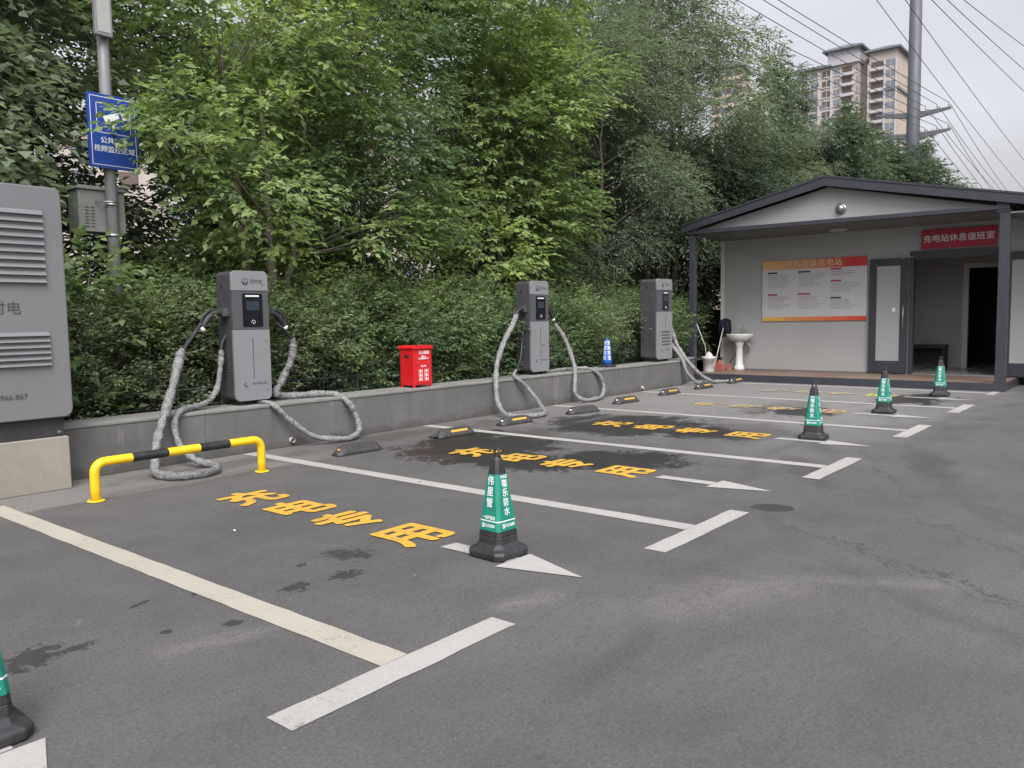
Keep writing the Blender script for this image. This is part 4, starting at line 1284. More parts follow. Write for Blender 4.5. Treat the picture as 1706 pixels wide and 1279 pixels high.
# wash basin by the facade
wb = thing('wash_basin', 'white ceramic pedestal wash basin at the left end of the cabin wall', 'wash basin', (17.42, 7.70, 0.15))
b = MB(); b.lathe((0, 0, 0), [(0.12, 0), (0.12, 0.05), (0.105, 0.10), (0.085, 0.13), (0.08, 0.30), (0.078, 0.56), (0.10, 0.585), (0.105, 0.64), (0.09, 0.66)], 20); b.build('pedestal', M_CER, wb)
b = MB()
rings = []
for sx, sy, z in ((0.10, 0.12, 0.65), (0.17, 0.21, 0.68), (0.215, 0.285, 0.74), (0.235, 0.315, 0.80), (0.24, 0.32, 0.825), (0.225, 0.30, 0.828), (0.19, 0.26, 0.80), (0.12, 0.17, 0.73), (0.03, 0.04, 0.70)):
    rings.append([(sx * math.cos(a), sy * math.sin(a), z) for a in [2 * PI * q / 28 for q in range(28)]])
b.loft(rings); b.build('bowl', M_CER, wb)
b = MB(); b.tube([(0.16, 0, 0.82), (0.16, 0, 0.97), (0.12, 0, 0.985), (0.05, 0, 0.95)], [0.02, 0.018, 0.014, 0.012], 10)
b.tube([(0.16, 0, 0.97), (0.18, -0.06, 1.0)], 0.008, 6); b.build('tap', M_STEEL, wb)
b = MB(); b.tube(smoothp([(0.16, -0.03, 0.84), (0.14, -0.12, 0.90), (0.1, -0.22, 0.85), (0.05, -0.30, 0.84)], 4), 0.006, 6); b.build('hose', M_STEEL, wb)
b = MB(); b.tube([(0.12, -0.08, 0.66), (0.2, -0.18, 0.55), (0.24, -0.10, 0.40)], 0.02, 8); b.build('drain_pipe', M_PIPE, wb)
# bucket, mops, dustpan
bk = thing('bucket', 'white plastic bucket with a rag heaped in it beside the left porch column', 'bucket', (16.62, 8.06, 0.15))
b = MB(); b.lathe((0, 0, 0), [(0.115, 0), (0.12, 0.02), (0.135, 0.25), (0.148, 0.252), (0.148, 0.30), (0.155, 0.305), (0.155, 0.34), (0.14, 0.34), (0.13, 0.28)], 24); b.build('pail', M_BUCK, bk)
b = MB(); b.loft([[(0.13 * math.cos(a) * (1 + 0.12 * math.sin(3 * a)), 0.13 * math.sin(a), 0.31) for a in [2 * PI * q / 12 for q in range(12)]], [(0.07 * math.cos(a) + 0.01, 0.07 * math.sin(a) * (1 + 0.2 * math.sin(2 * a)), 0.40 + 0.02 * math.sin(2 * a)) for a in [2 * PI * q / 12 for q in range(12)]], [(0.01 * math.cos(a), 0.01 * math.sin(a), 0.455) for a in [2 * PI * q / 12 for q in range(12)]]]); b.build('rag', M_BUCK, bk)
b = MB(); b.tube(smoothp([(0.0, -0.15, 0.29), (-0.10, -0.15, 0.16), (-0.12, -0.13, 0.10), (-0.06, -0.14, 0.12), (0.02, -0.15, 0.28)], 4), 0.004, 5); b.build('handle', M_STEEL, bk)
m1 = thing('mop', 'dark navy mop standing upside down against the cabin corner behind the basin', 'mop', (16.68, 7.98, 0.15))
b = MB(); b.tube([(0, 0.0, 0), (0.66, 0.04, 1.10)], 0.013, 8); b.build('handle', M_WOODH, m1)
b = MB()
rm = random.Random(2)
for i in range(46):
    a = rm.uniform(0, 2 * PI); r0 = rm.uniform(0.0, 0.07); L2 = rm.uniform(0.18, 0.36)
    p0 = Vector((0.66 + r0 * math.cos(a) * 0.4, 0.04 + 0.8 * r0 * math.sin(a), 1.13 + rm.uniform(-0.03, 0.05)))
    p1 = p0 + Vector((0.05 * math.cos(a), 0.09 * math.sin(a), -0.05))
    p2 = p1 + Vector((0.0, 0.02 * math.sin(a), -L2))
    b.tube([p0, p1, p2], 0.016, 5)
b.build('mop_head', M_MOP, m1)
m2 = thing('mop_stick', 'pale thin pole leaning from the bucket against the left porch column', 'pole', (16.66, 8.12, 0.16), 0)
MB().tube([(0, 0.0, 0), (-0.05, 0.02, 0.55), (-0.32, 0.16, 1.22)], 0.011, 8).build('stick', M_WOODH, m2)
m3 = thing('dustpan', 'faded red long-handled dustpan and brush on the deck beside the basin pedestal', 'dustpan', (17.30, 8.10, 0.15))
b = MB(); b.prism([(-0.13, 0), (0.15, 0), (0.13, 0.10), (0.02, 0.24), (-0.10, 0.12)], -0.06, 0.02, 'x'); b.build('pan', M_PINK, m3, 0.01)
b = MB(); b.prism([(-0.28, 0), (-0.17, 0), (-0.18, 0.14), (-0.24, 0.15)], -0.05, 0.02, 'x'); b.build('brush_head', M_PINK, m3, 0.006)
MB().tube([(0, -0.20, 0.13), (0.28, -0.42, 0.62)], 0.010, 6).build('handle', M_BLK, m3)

# ------------------------------------------------------------------ trees and shrubs (leaf clumps on real limbs)
def bez(a, b_, c_, n):
    return [(a * (1 - t) ** 2 + b_ * 2 * t * (1 - t) + c_ * t * t) for t in [i / n for i in range(n + 1)]]

def leaves_mesh(name, P, D, N, L, W, var, m_):
    """kite shaped folded leaves; arrays of n"""
    n = len(P)
    D = D / np.linalg.norm(D, axis=1)[:, None]
    S = np.cross(D, N); S /= (np.linalg.norm(S, axis=1)[:, None] + 1e-9)
    U = np.cross(S, D)
    L = L[:, None]; W = W[:, None]
    V = np.empty((n, 4, 3))
    V[:, 0] = P
    V[:, 1] = P + D * L * 0.42 + S * W * 0.5 + U * W * 0.16
    V[:, 2] = P + D * L - U * L * 0.12
    V[:, 3] = P + D * L * 0.42 - S * W * 0.5 + U * W * 0.16
    me = bpy.data.meshes.new(name)
    me.vertices.add(4 * n)
    me.vertices.foreach_set('co', V.reshape(-1))
    idx = np.arange(n)[:, None] * 4 + np.array([0, 1, 2, 0, 2, 3])[None]
    me.loops.add(6 * n)
    me.loops.foreach_set('vertex_index', idx.reshape(-1).astype(np.int32))
    me.polygons.add(2 * n)
    me.polygons.foreach_set('loop_start', (np.arange(2 * n) * 3).astype(np.int32))
    me.polygons.foreach_set('loop_total', np.full(2 * n, 3, dtype=np.int32))
    at = me.attributes.new('leafvar', 'FLOAT', 'FACE')
    at.data.foreach_set('value', np.repeat(var, 2).astype(np.float32))
    me.materials.append(m_)
    me.update()
    me.validate()
    return me

def sprays(rs, centres, radii, per, leaf_n, twig, L, Wd, droop=0.25, flat=0.45, outward=None, cvar=None):
    """sprays of leaves: short twigs leaving each clump centre, leaves ranked both sides"""
    Ps, Ds, Ns, Ls, Ws, Vs, tw = [], [], [], [], [], [], []
    for ci, (c_, r_) in enumerate(zip(centres, radii)):
        k = max(3, int(DENS * per * (r_ / 0.8) ** 2))
        u = rs.normal(size=(k, 3)); u /= np.linalg.norm(u, axis=1)[:, None]
        rad = r_ * rs.uniform(0.15, 1.0, k) ** 0.6
        base = c_ + u * rad[:, None] * np.array([1, 1, flat + 0.25])
        d = u * np.array([1, 1, 0.4])
        if outward is not None:
            o_ = outward[ci]; d = d + o_ * 0.9
        d[:, 2] += rs.uniform(-0.15, 0.35, k)
        d /= np.linalg.norm(d, axis=1)[:, None]
        tl = twig * rs.uniform(0.6, 1.3, k)
        side = np.cross(d, [0, 0, 1.0]); side /= (np.linalg.norm(side, axis=1)[:, None] + 1e-9)
        cv = (cvar[ci] if cvar is not None else 0.5)
        sv = rs.uniform(-0.16, 0.16, k)
        t = np.linspace(0.08, 1.0, leaf_n)
        for j, tj in enumerate(t):
            sg = 1 if j % 2 else -1
            p = base + d * (tl * tj)[:, None]
            p[:, 2] -= droop * tl * tj ** 2
            spread = 1.0 - 0.55 * tj
            dd = d * (0.45 + 0.6 * tj) + side * sg * spread + rs.normal(size=(k, 3)) * 0.28
            dd[:, 2] -= 0.22
            nn = np.tile([0, 0, 1.0], (k, 1)) + rs.normal(size=(k, 3)) * 0.42 + d * 0.25
            Ps.append(p + rs.normal(size=(k, 3)) * 0.015); Ds.append(dd); Ns.append(nn)
            ll = L * rs.uniform(0.65, 1.25, k); Ls.append(ll); Ws.append(ll * Wd * rs.uniform(0.8, 1.15, k))
            Vs.append(np.clip(cv + sv + 0.18 * (tj - 0.4) + rs.normal(size=k) * 0.10, 0, 1))
        for i in range(0, k, 11):
            tw.append((base[i], base[i] + d[i] * tl[i] - np.array([0, 0, droop * tl[i]])))
    return (np.concatenate(Ps), np.concatenate(Ds), np.concatenate(Ns), np.concatenate(Ls), np.concatenate(Ws), np.concatenate(Vs)), tw

DENS = 4.6
def make_tree(name, seed, H, crown_lo, rx, ry, n_clump, r_clump, per, leaf_n, L, Wd, lm, stems=1, bark=None, shape='round', droop=0.25, twig=0.42, spread=0.5, extra=None, trunk_r=0.09, hole=0.0):
    rs = np.random.RandomState(seed)
    rr_ = random.Random(seed)
    root = bpy.data.objects.new(name, None); C.objects.link(root)
    cz = (H + crown_lo) / 2; hz = (H - crown_lo) / 2
    cents = []
    tries = 0
    while len(cents) < n_clump and tries < 6000:
        tries += 1
        u = rs.uniform(-1, 1, 3)
        if shape == 'round':
            if np.linalg.norm(u) > 1 or np.linalg.norm(u) < 0.25: continue
            p = np.array([u[0] * rx, u[1] * ry, cz + u[2] * hz])
        elif shape == 'cone':
            h = (u[2] + 1) / 2
            wd = (1 - h) ** 0.95 * (0.35 + 0.65 * min(1, h * 5)) + 0.02
            if u[0] ** 2 + u[1] ** 2 > 1: continue
            p = np.array([u[0] * rx * wd, u[1] * ry * wd, crown_lo + h * 2 * hz])
        else:  # vase
            h = (u[2] + 1) / 2
            wd = 0.45 + 0.6 * h ** 0.8 if h < 0.75 else 1.0 - (h - 0.75) * 1.6
            if u[0] ** 2 + u[1] ** 2 > 1: continue
            p = np.array([u[0] * rx * wd, u[1] * ry * wd, crown_lo + h * 2 * hz])
        if any(np.linalg.norm(p - q) < r_clump * 0.62 for q in cents): continue
        cents.append(p)
    if extra is not None: cents += [np.array(q, float) for q in extra]
    radii = r_clump * rs.uniform(0.6, 1.25, len(cents))
    axis = np.array([0, 0, 1.0])
    outw = []
    for c_ in cents:
        v = np.array([c_[0], c_[1], 0.0]); l_ = np.linalg.norm(v)
        outw.append(v / l_ if l_ > 0.2 else np.zeros(3))
    hh_ = np.array([c_[2] for c_ in cents])
    cvar = np.clip(0.22 + 0.30 * rs.uniform(0, 1, len(cents)) + 0.0 * hh_ + 0.16 * rs.normal(size=len(cents)), 0.02, 0.9)
    arr, tw = sprays(rs, cents, radii, per, leaf_n, twig, L, Wd, droop=droop, outward=outw, cvar=cvar)
    me = leaves_mesh('crown', *arr, lm)
    cr = bpy.data.objects.new('crown', me); C.objects.link(cr); cr.parent = root
    # trunk(s) and limbs
    b = MB()
    axes = []
    for s_ in range(stems):
        a = 2 * PI * s_ / stems + rr_.uniform(-0.4, 0.4)
        top = Vector((spread * math.cos(a) * (stems > 1) * rx * 0.8 + rr_.uniform(-.2, .2), spread * math.sin(a) * (stems > 1) * ry * 0.6 + rr_.uniform(-.2, .2), H * (rr_.uniform(0.72, 0.9) if stems == 1 else rr_.uniform(0.55, 0.72))))
        st_ = Vector((0.12 * math.cos(a) * (stems > 1), 0.12 * math.sin(a) * (stems > 1), -0.1))
        mid = st_.lerp(top, 0.45) + Vector((rr_.uniform(-.25, .25), rr_.uniform(-.25, .25), 0.25))
        ax = bez(st_, mid, top, 12)
        ax = [p + Vector((rr_.uniform(-.03, .03), rr_.uniform(-.03, .03), 0)) for p in ax]
        r0 = trunk_r * (1 if stems == 1 else rr_.uniform(0.6, 0.95))
        b.tube(ax, [r0 * (1.25 if i == 0 else (1 - 0.85 * i / 12)) for i in range(13)], 9, wob=0.06)
        axes.append((ax, r0))
    for c_ in cents:
        cv_ = Vector(c_)
        best = None
        for ax, r0 in axes:
            for i in range(2, 12):
                p = ax[i]
                if p.z > cv_.z - 0.1 and i > 2: continue
                d_ = (p - cv_).length + 0.6 * abs((cv_.z - p.z) - 0.7 * math.hypot(cv_.x - p.x, cv_.y - p.y))
                if best is None or d_ < best[0]: best = (d_, p, r0 * (1 - 0.85 * i / 12))
        p = best[1]
        mid = p.lerp(cv_, 0.5) + Vector((rr_.uniform(-.12, .12), rr_.uniform(-.12, .12), rr_.uniform(-0.1, 0.12)))
        b.tube(bez(p, mid, cv_, 5), [max(0.008, best[2] * 0.45) * (1 - 0.13 * i) for i in range(6)], 5)
    for (p, q) in tw:
        b.tube([p, q], [0.005, 0.003], 3, cap=False)
    b.build('trunk', bark or M_BARK, root)
    return root

GL = 0.42
def place(proto, first, x, y, sc_=1.0, rz=0.0, label='', cat='tree', group=None, z=GL, sz=None):
    o = proto if first else copy_tree(proto)
    o.location = (x, y, z); o.rotation_euler = (0, 0, rz)
    o.scale = (sc_, sc_, sz if sz else sc_)
    return tag(o, label, cat, group)

used = set()
def put(proto, x, y, s=1.0, rz=0.0, label='', cat='tree', group=None, sz=None):
    f = proto.name not in used
    used.add(proto.name)
    return place(proto, f, x, y, s, rz, label, cat, group, sz=sz)

GT = 'trees behind the fence'
GS = 'shrubs behind the hoop fence'
A = make_tree('broadleaf_tree', 1, 6.6, 1.7, 1.9, 1.7, 34, 0.68, 19, 9, 0.12, 0.52, L_LIGHT, stems=3, bark=M_BARK2, shape='vase', twig=0.40, spread=0.45, trunk_r=0.13,
              extra=[(-1.95, -0.95, 3.15), (-1.6, -1.0, 3.3), (-1.2, -1.0, 2.7), (-0.9, -1.2, 2.5), (1.6, -1.0, 2.6), (2.1, -0.9, 2.3), (1.0, -1.2, 2.2), (2.4, -1.0, 2.8)])
Bt = make_tree('broadleaf_tree', 2, 7.6, 2.2, 2.0, 1.9, 32, 0.66, 19, 8, 0.10, 0.48, L_MID, stems=2, bark=M_BARK, shape='vase', twig=0.38, spread=0.35, trunk_r=0.085)
Ct = make_tree('broadleaf_tree', 3, 8.2, 1.9, 2.5, 2.2, 50, 0.78, 19, 9, 0.135, 0.52, L_LIGHT, stems=7, bark=M_BARK, shape='vase', twig=0.42, spread=0.55, trunk_r=0.12)
Dt = make_tree('fine_leaved_tree', 4, 9.4, 2.0, 2.4, 2.2, 66, 0.62, 30, 10, 0.10, 0.34, L_GREY, stems=3, bark=M_BARK, shape='round', droop=0.5, twig=0.5, spread=0.5, trunk_r=0.11)
Et = make_tree('dense_tree', 5, 10.3, 0.9, 1.85, 1.85, 130, 0.42, 40, 8, 0.11, 0.5, L_DARK, stems=1, bark=M_BARK, shape='cone', twig=0.36, trunk_r=0.13)
Ft = make_tree('dense_tree', 6, 8.6, 1.2, 2.5, 2.3, 64, 0.75, 22, 8, 0.14, 0.55, L_DARK, stems=2, bark=M_BARK, shape='round', twig=0.45, trunk_r=0.13, spread=0.3)
Vt = make_tree('vine_hung_tree', 7, 8.4, 0.7, 2.3, 1.6, 60, 0.6, 22, 7, 0.135, 0.8, L_GREY, stems=2, bark=M_BARK, shape='round', droop=0.7, twig=0.45, trunk_r=0.14)

put(A, 6.55, 9.9, 1.0, 0.0, 'light green tree with three forking pale stems behind the nearest charging station', group=GT)
put(Bt, 8.35, 9.9, 1.0, 0.3, 'slim twin-stemmed tree just left of the red box', group=GT)
put(Ct, 11.75, 10.0, 0.95, 0.0, 'bright green many-stemmed tree right behind the middle charging station', group=GT)
put(Dt, 15.2, 10.2, 0.92, 0.5, 'grey-green fine-leaved tree between the middle and farthest charging stations', group=GT)
put(Vt, 2.7, 10.7, 0.95, 0.2, 'dark tree hung with large-leaved vines above the power cabinet', group=GT)
put(Vt, -0.6, 10.4, 1.0, 2.2, 'vine-covered tree out past the left end of the power cabinet', group=GT)
put(Dt, 18.8, 10.6, 1.15, 2.0, 'tall airy grey-green tree behind the left corner of the cabin roof', group=GT)
put(Dt, 19.9, 10.9, 1.06, 4.0, 'tall airy tree whose branches reach over the overhead wires at their left end', group=GT)
put(Bt, 13.4, 12.0, 1.25, 1.8, 'slender mid-green tree seen high between the two chargers on the right', group=GT)
put(A, 9.6, 11.9, 1.25, 2.1, 'light green tree behind the slim tree near the red box', group=GT)
# skyline beyond the cabin
put(Et, 25.1, 10.0, 0.88, 0.0, 'dark conical tree, first peak of the skyline left of the apartment tower', group=GT)
put(Et, 29.5, 11.0, 0.95, 1.0, 'dark conical tree, second peak of the skyline left of the apartment tower', group=GT)
put(Et, 32.4, 10.0, 0.87, 2.2, 'dark conical tree whose top stands right in front of the apartment tower', group=GT)
put(Et, 44.6, 10.0, 0.72, 3.0, 'isolated dark pointed tree at the right end of the tree line', group=GT, sz=0.95)
put(Ft, 29.0, 9.9, 0.92, 0.5, 'broad dark green tree behind the cabin ridge', group=GT)
put(Ft, 35.6, 10.5, 1.0, 1.7, 'broad tree under the right half of the apartment tower', group=GT)
put(Ft, 38.8, 9.8, 0.98, 3.6, 'broad tree around the foot of the utility pole', group=GT)
put(Dt, 24.6, 9.7, 0.74, 1.2, 'grey-green tree above the left slope of the cabin roof', group=GT)
put(Ft, 21.5, 9.7, 0.72, 2.5, 'short broad tree close behind the cabin roof', group=GT)
put(Ct, 41.0, 11.8, 1.02, 1.0, 'lighter green tree right of the apartment tower behind the utility pole', group=GT)
# deeper belt closing the view
for i, (x, y, s, rz, lb) in enumerate([
        (1.0, 14.5, 1.05, 0.4, 'dim tree far behind the power cabinet'),
        (5.2, 14.0, 0.95, 1.3, 'dim tree far behind the blue sign'),
        (10.6, 16.0, 0.90, 3.1, 'dim tree far behind the nearest charging station'),
        (17.8, 14.6, 1.0, 4.3, 'dim tree far behind the middle charging station'),
        (24.0, 16.0, 1.1, 0.9, 'dim tree far behind the farthest charging station'),
        (32.0, 16.5, 1.05, 2.9, 'dim tree far behind the cabin roof')]):
    put(Ft, x, y, s, rz, lb, group=GT)

# shrubs
DENS = 8.0
def make_shrub(name, seed, H, r, n, rc, per, leaf_n, L, Wd, lm, twig=0.22):
    rs = np.random.RandomState(seed); rr_ = random.Random(seed)
    root = bpy.data.objects.new(name, None); C.objects.link(root)
    cents = []
    tries = 0
    while len(cents) < n and tries < 4000:
        tries += 1
        u = rs.uniform(-1, 1, 3)
        if u[0] ** 2 + u[1] ** 2 > 1: continue
        h = (u[2] + 1) / 2
        wd = 0.8 + 0.25 * math.sin(h * 3) - 0.45 * max(0, h - 0.7)
        p = np.array([u[0] * r * wd, u[1] * r * wd * 0.85, 0.12 + h * (H - 0.25)])
        if any(np.linalg.norm(p - q) < rc * 0.6 for q in cents): continue
        cents.append(p)
    radii = rc * rs.uniform(0.7, 1.2, len(cents))
    outw = [np.array([c_[0], c_[1], 0.3]) / (np.linalg.norm([c_[0], c_[1], 0.3])) for c_ in cents]
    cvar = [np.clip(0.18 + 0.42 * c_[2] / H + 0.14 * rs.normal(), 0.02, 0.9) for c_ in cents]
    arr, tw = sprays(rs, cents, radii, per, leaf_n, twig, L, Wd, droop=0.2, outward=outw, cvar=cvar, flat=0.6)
    cr = bpy.data.objects.new('foliage', leaves_mesh('foliage', *arr, lm)); C.objects.link(cr); cr.parent = root
    b = MB()
    for c_ in cents:
        a = rr_.uniform(0, 6.28)
        b.tube(bez(Vector((0.12 * math.cos(a), 0.12 * math.sin(a), -0.05)), Vector((c_[0] * 0.4, c_[1] * 0.4, c_[2] * 0.6)), Vector(c_), 5), [0.014, 0.012, 0.01, 0.008, 0.006, 0.004], 4)
    for (p, q) in tw:
        b.tube([p, q], [0.004, 0.002], 3, cap=False)
    b.build('stems', M_BARK2, root)
    return root
S1 = make_shrub('hedge_shrub', 21, 1.65, 0.85, 40, 0.33, 48, 7, 0.06, 0.55, L_HEDGE)
S2 = make_shrub('hedge_shrub', 22, 1.35, 0.75, 36, 0.30, 44, 7, 0.052, 0.55, L_BROWN)
S3 = make_shrub('broad_leaved_shrub', 23, 1.9, 0.85, 34, 0.36, 22, 6, 0.12, 0.62, L_HEDGE, twig=0.3)
S4 = make_shrub('hedge_shrub', 24, 1.55, 0.8, 38, 0.33, 40, 8, 0.065, 0.45, L_MID)
for i, (p_, x, y, s, rz, lb) in enumerate([
        (S3, 3.55, 9.05, 0.9, 0.0, 'broad-leaved shrub directly right of the power cabinet under the grey box'),
        (S2, 3.30, 8.88, 0.85, 0.0, 'olive shrub low beside the power cabinet'),
        (S3, 4.85, 9.45, 0.8, 1.5, 'broad-leaved shrub climbing below the blue sign pole'),
        (S2, 4.35, 8.95, 1.0, 1.2, 'olive small-leaved shrub left of the nearest charging station'),
        (S1, 5.35, 9.1, 0.92, 2.2, 'green shrub hidden behind the nearest charging station'),
        (S2, 6.15, 8.95, 1.02, 3.3, 'olive-brown shrub just right of the nearest charging station'),
        (S1, 7.15, 9.15, 1.0, 0.4, 'yellow-green clipped shrub left of the red box'),
        (S4, 7.95, 8.98, 0.92, 1.9, 'mid-green shrub behind the red box'),
        (S1, 8.75, 9.1, 0.98, 4.1, 'yellow-green shrub right of the red box'),
        (S4, 9.65, 8.95, 0.98, 2.6, 'mid-green shrub just left of the middle charging station'),
        (S2, 10.6, 9.0, 0.98, 5.0, 'olive shrub behind the middle charging station'),
        (S4, 11.5, 9.0, 0.95, 0.2, 'mid-green shrub left of the small blue cone'),
        (S1, 12.5, 9.05, 0.92, 1.1, 'green shrub behind the small blue cone'),
        (S2, 13.4, 8.95, 0.95, 2.9, 'olive shrub left of the farthest charging station'),
        (S4, 14.5, 9.1, 0.95, 3.8, 'mid-green shrub behind the farthest charging station'),
        (S1, 15.7, 9.2, 0.95, 0.9, 'green shrub behind the left porch column'),
        (S4, 17.0, 9.4, 1.0, 5.2, 'mid-green shrub beside the left wall of the cabin'),
        (S3, 6.0, 11.2, 1.1, 2.2, 'broad-leaved shrub in the shade under the light green three-stemmed tree'),
        (S1, 8.6, 11.5, 1.35, 1.7, 'sunlit shrub seen between the stems above the red box'),
        (S1, 11.0, 11.8, 1.3, 3.7, 'sunlit shrub behind the hedge left of the many-stemmed tree'),
        (S4, 13.8, 11.8, 1.4, 0.7, 'shrub in shade right of the many-stemmed tree'),
        (S1, 17.0, 12.0, 1.5, 4.7, 'shrub under the grey-green fine-leaved tree'),
        (S4, 20.5, 12.5, 1.6, 2.7, 'shrub in shade far behind the left porch column'),
        (S4, 3.0, 11.8, 1.5, 2.0, 'shrub in shade under the vine-hung tree'),
        ]):
    put(p_, x, y, s, rz, lb, 'shrub', GS)

# dark board fence seen between cabin and charger
bf = MB()
for i in range(26):
    bf.box(16.3 + i * 0.15, 16.3 + i * 0.15 + 0.14, 9.0, 9.03, 0.42, 1.55)
tag(bf.build('board_fence', mat('dark_boards', (0.016, 0.02, 0.016), 0.7, 0.3, 8)), 'dark board fence behind the bucket beside the cabin', 'fence')

# ------------------------------------------------------------------ apartment buildings
M_BW = mat('beige_facade', (0.40, 0.36, 0.32), 0.85, 0.08, 0.08)
M_BY = mat('ochre_facade', (0.42, 0.345, 0.28), 0.85, 0.08, 0.08)
M_BG = mat('pale_grey_facade', (0.42, 0.41, 0.42), 0.85, 0.08, 0.08)
M_BR = mat('grey_roof_edge', (0.15, 0.16, 0.175), 0.8, 0.1, 0.1)
M_BWIN = mat('brown_window', (0.10, 0.075, 0.06), 0.3, 0.2, 0.3)
M_BWIN2 = mat('blue_grey_window', (0.17, 0.20, 0.23), 0.2, 0.2, 0.3)
def tower(loc, rz, label):
    t = thing('apartment_tower', label, 'building', loc, rz)
    H_ = 78.0
    def bx(x0, x1, y0, y1, z0, z1, name, m_, par=None):
        return MB().box(x0, x1, y0, y1, z0, z1).build(name, m_, par or t)
    # local -x faces viewer's left; front faces -y (towards the camera)
    bx(-13, 3.5, 0, 16, 0, H_ - 3, 'wall', M_BW)
    bx(3.5, 6.0, 4, 16, 0, H_ - 1.5, 'recess_wall', M_BY)
    bx(6.0, 13.0, 1, 15, 0, H_ - 1.0, 'wall', M_BW)
    bx(13.0, 13.3, 1.2, 14.8, 0, H_ - 4.0, 'side_wall', M_BY)
    bx(-4.5, 3.8, -0.8, 15, H_ - 3, H_ + 1.0, 'top_floor', M_BG)
    def hip(x0, x1, y0, y1, z, h, ov, name='roof'):
        b = MB()
        b.loft([[(x0 - ov, y0 - ov, z), (x1 + ov, y0 - ov, z), (x1 + ov, y1 + ov, z), (x0 - ov, y1 + ov, z)],
                [(x0 - ov, y0 - ov, z + 0.5), (x1 + ov, y0 - ov, z + 0.5), (x1 + ov, y1 + ov, z + 0.5), (x0 - ov, y1 + ov, z + 0.5)],
                [(x0 + 3, y0 + 3, z + h), (x1 - 3, y0 + 3, z + h), (x1 - 3, y1 - 3, z + h), (x0 + 3, y1 - 3, z + h)]], True, smooth=False)
        return b.build(name, M_BR, t)
    hip(-4.5, 3.8, -0.8, 15, H_ + 1.0, 2.4, 1.2)
    hip(-13, -4.5, 0, 16, H_ - 3, 2.0, 1.0)
    hip(6.0, 13.0, 1, 15, H_ - 1.0, 2.2, 1.1)
    for z in (H_ - 12.5, H_ - 27):
        bx(5.6, 13.7, 0.6, 15.3, z, z + 0.7, 'cornice', M_BR)
        bx(-13.3, -5.0, -0.3, 0, z - 2, z - 1.4, 'cornice', M_BR)
    # windows, floor by floor on the storeys that rise above the trees
    cols = [(-12.0, 1.8, 0), (-9.2, 1.6, 0), (-6.2, 2.4, 1), (-3.0, 1.5, 0), (-0.8, 3.2, 2), (3.0, 0.5, 0)]
    cols2 = [(6.6, 3.0, 2), (10.2, 1.2, 0), (11.6, 0.9, 0)]
    for f in range(9):
        z = H_ - 5.6 - f * 3.0
        for (x_, w_, kd) in cols:
            y_ = 0
            if kd == 2:
                o = bx(x_, x_ + w_, -0.02, 0.02, z, z + 1.9, 'balcony_window', M_BWIN)
                bx(x_ - 0.1, x_ + w_ + 0.1, -0.9, -0.05, z - 0.9, z - 0.05, 'balcony', M_BG, o)
            else:
                o = bx(x_, x_ + w_, -0.06, -0.01, z, z + 1.7, 'window', M_BWIN if kd else M_BWIN2)
                bx(x_ - 0.1, x_ + w_ + 0.1, -0.2, -0.07, z - 0.35, z - 0.05, 'sill', M_BG, o)
                bx(x_ + w_ * 0.48, x_ + w_ * 0.53, -0.1, -0.065, z, z + 1.7, 'mullion', M_BG, o)
        for (x_, w_, kd) in cols2:
            o = bx(x_, x_ + w_, 0.93, 0.99, z, z + 1.8, 'balcony_window' if kd else 'window', M_BWIN if kd else M_BWIN2)
            if kd:
                bx(x_ - 0.1, x_ + w_ + 0.1, 0.1, 0.92, z - 0.9, z - 0.05, 'balcony', M_BG, o)
    for x_ in (-13.05, -7.3, -3.9, 1.9, 5.7, 9.8, 12.7):
        bx(x_, x_ + 0.5, -0.35 if x_ < 5 else 0.65, -0.0 if x_ < 5 else 1.0, 0, H_ - 4, 'pilaster', M_BG if x_ != 1.9 else M_BY)
    return t
# tower stands about 270 m away
d_ = Vector((143.8, 42.0, 0)); d_ *= 270 / 150
tower((d_.x - 5.1, d_.y + 4.0, 0), math.atan2(d_.y, d_.x) - PI / 2 - R(16), 'tall beige apartment tower with grey hipped roofs rising above the trees').scale = (1.08, 1.08, 1.0)

def block(name, loc, rz, w_, dpt, H_, label, wallm, nf, nc, fh=3.0):
    t = thing(name, label, 'building', loc, rz)
    MB().box(-w_ / 2, w_ / 2, 0, dpt, 0, H_).build('wall', wallm, t)
    b = MB(); b.loft([[(-w_ / 2 - .8, -.8, H_), (w_ / 2 + .8, -.8, H_), (w_ / 2 + .8, dpt + .8, H_), (-w_ / 2 - .8, dpt + .8, H_)], [(-w_ / 2 - .8, -.8, H_ + .6), (w_ / 2 + .8, -.8, H_ + .6), (w_ / 2 + .8, dpt + .8, H_ + .6), (-w_ / 2 - .8, dpt + .8, H_ + .6)], [(-w_ / 2 + 3, 3, H_ + 2.5), (w_ / 2 - 3, 3, H_ + 2.5), (w_ / 2 - 3, dpt - 3, H_ + 2.5), (-w_ / 2 + 3, dpt - 3, H_ + 2.5)]], True, smooth=False)
    b.build('roof', M_BR, t)
    for f in range(nf):
        z = H_ - 2.8 - f * fh
        for c_ in range(nc):
            x_ = -w_ / 2 + (c_ + 0.5) * w_ / nc
            MB().box(x_ - 0.9, x_ + 0.9, -0.06, -0.01, z, z + 1.7).build('window', M_BWIN if c_ % 2 else M_BWIN2, t)
    return t
d2 = Vector((134.0, 62.0, 0)) * 2.0
block('apartment_tower', (d2.x, d2.y, 0), math.atan2(d2.y, d2.x) - PI / 2 - R(14), 11, 12, 86, 'ochre apartment tower glimpsed through the treetops left of the tall tower', M_BY, 8, 6)
d3 = Vector((88.0, 122.0, 0)) * 0.62
block('apartment_block', (d3.x, d3.y, 0), math.atan2(d3.y, d3.x) - PI / 2 + R(8), 46, 14, 21, 'beige apartment block glimpsed between the trunks behind the light green tree', M_BW, 6, 11)

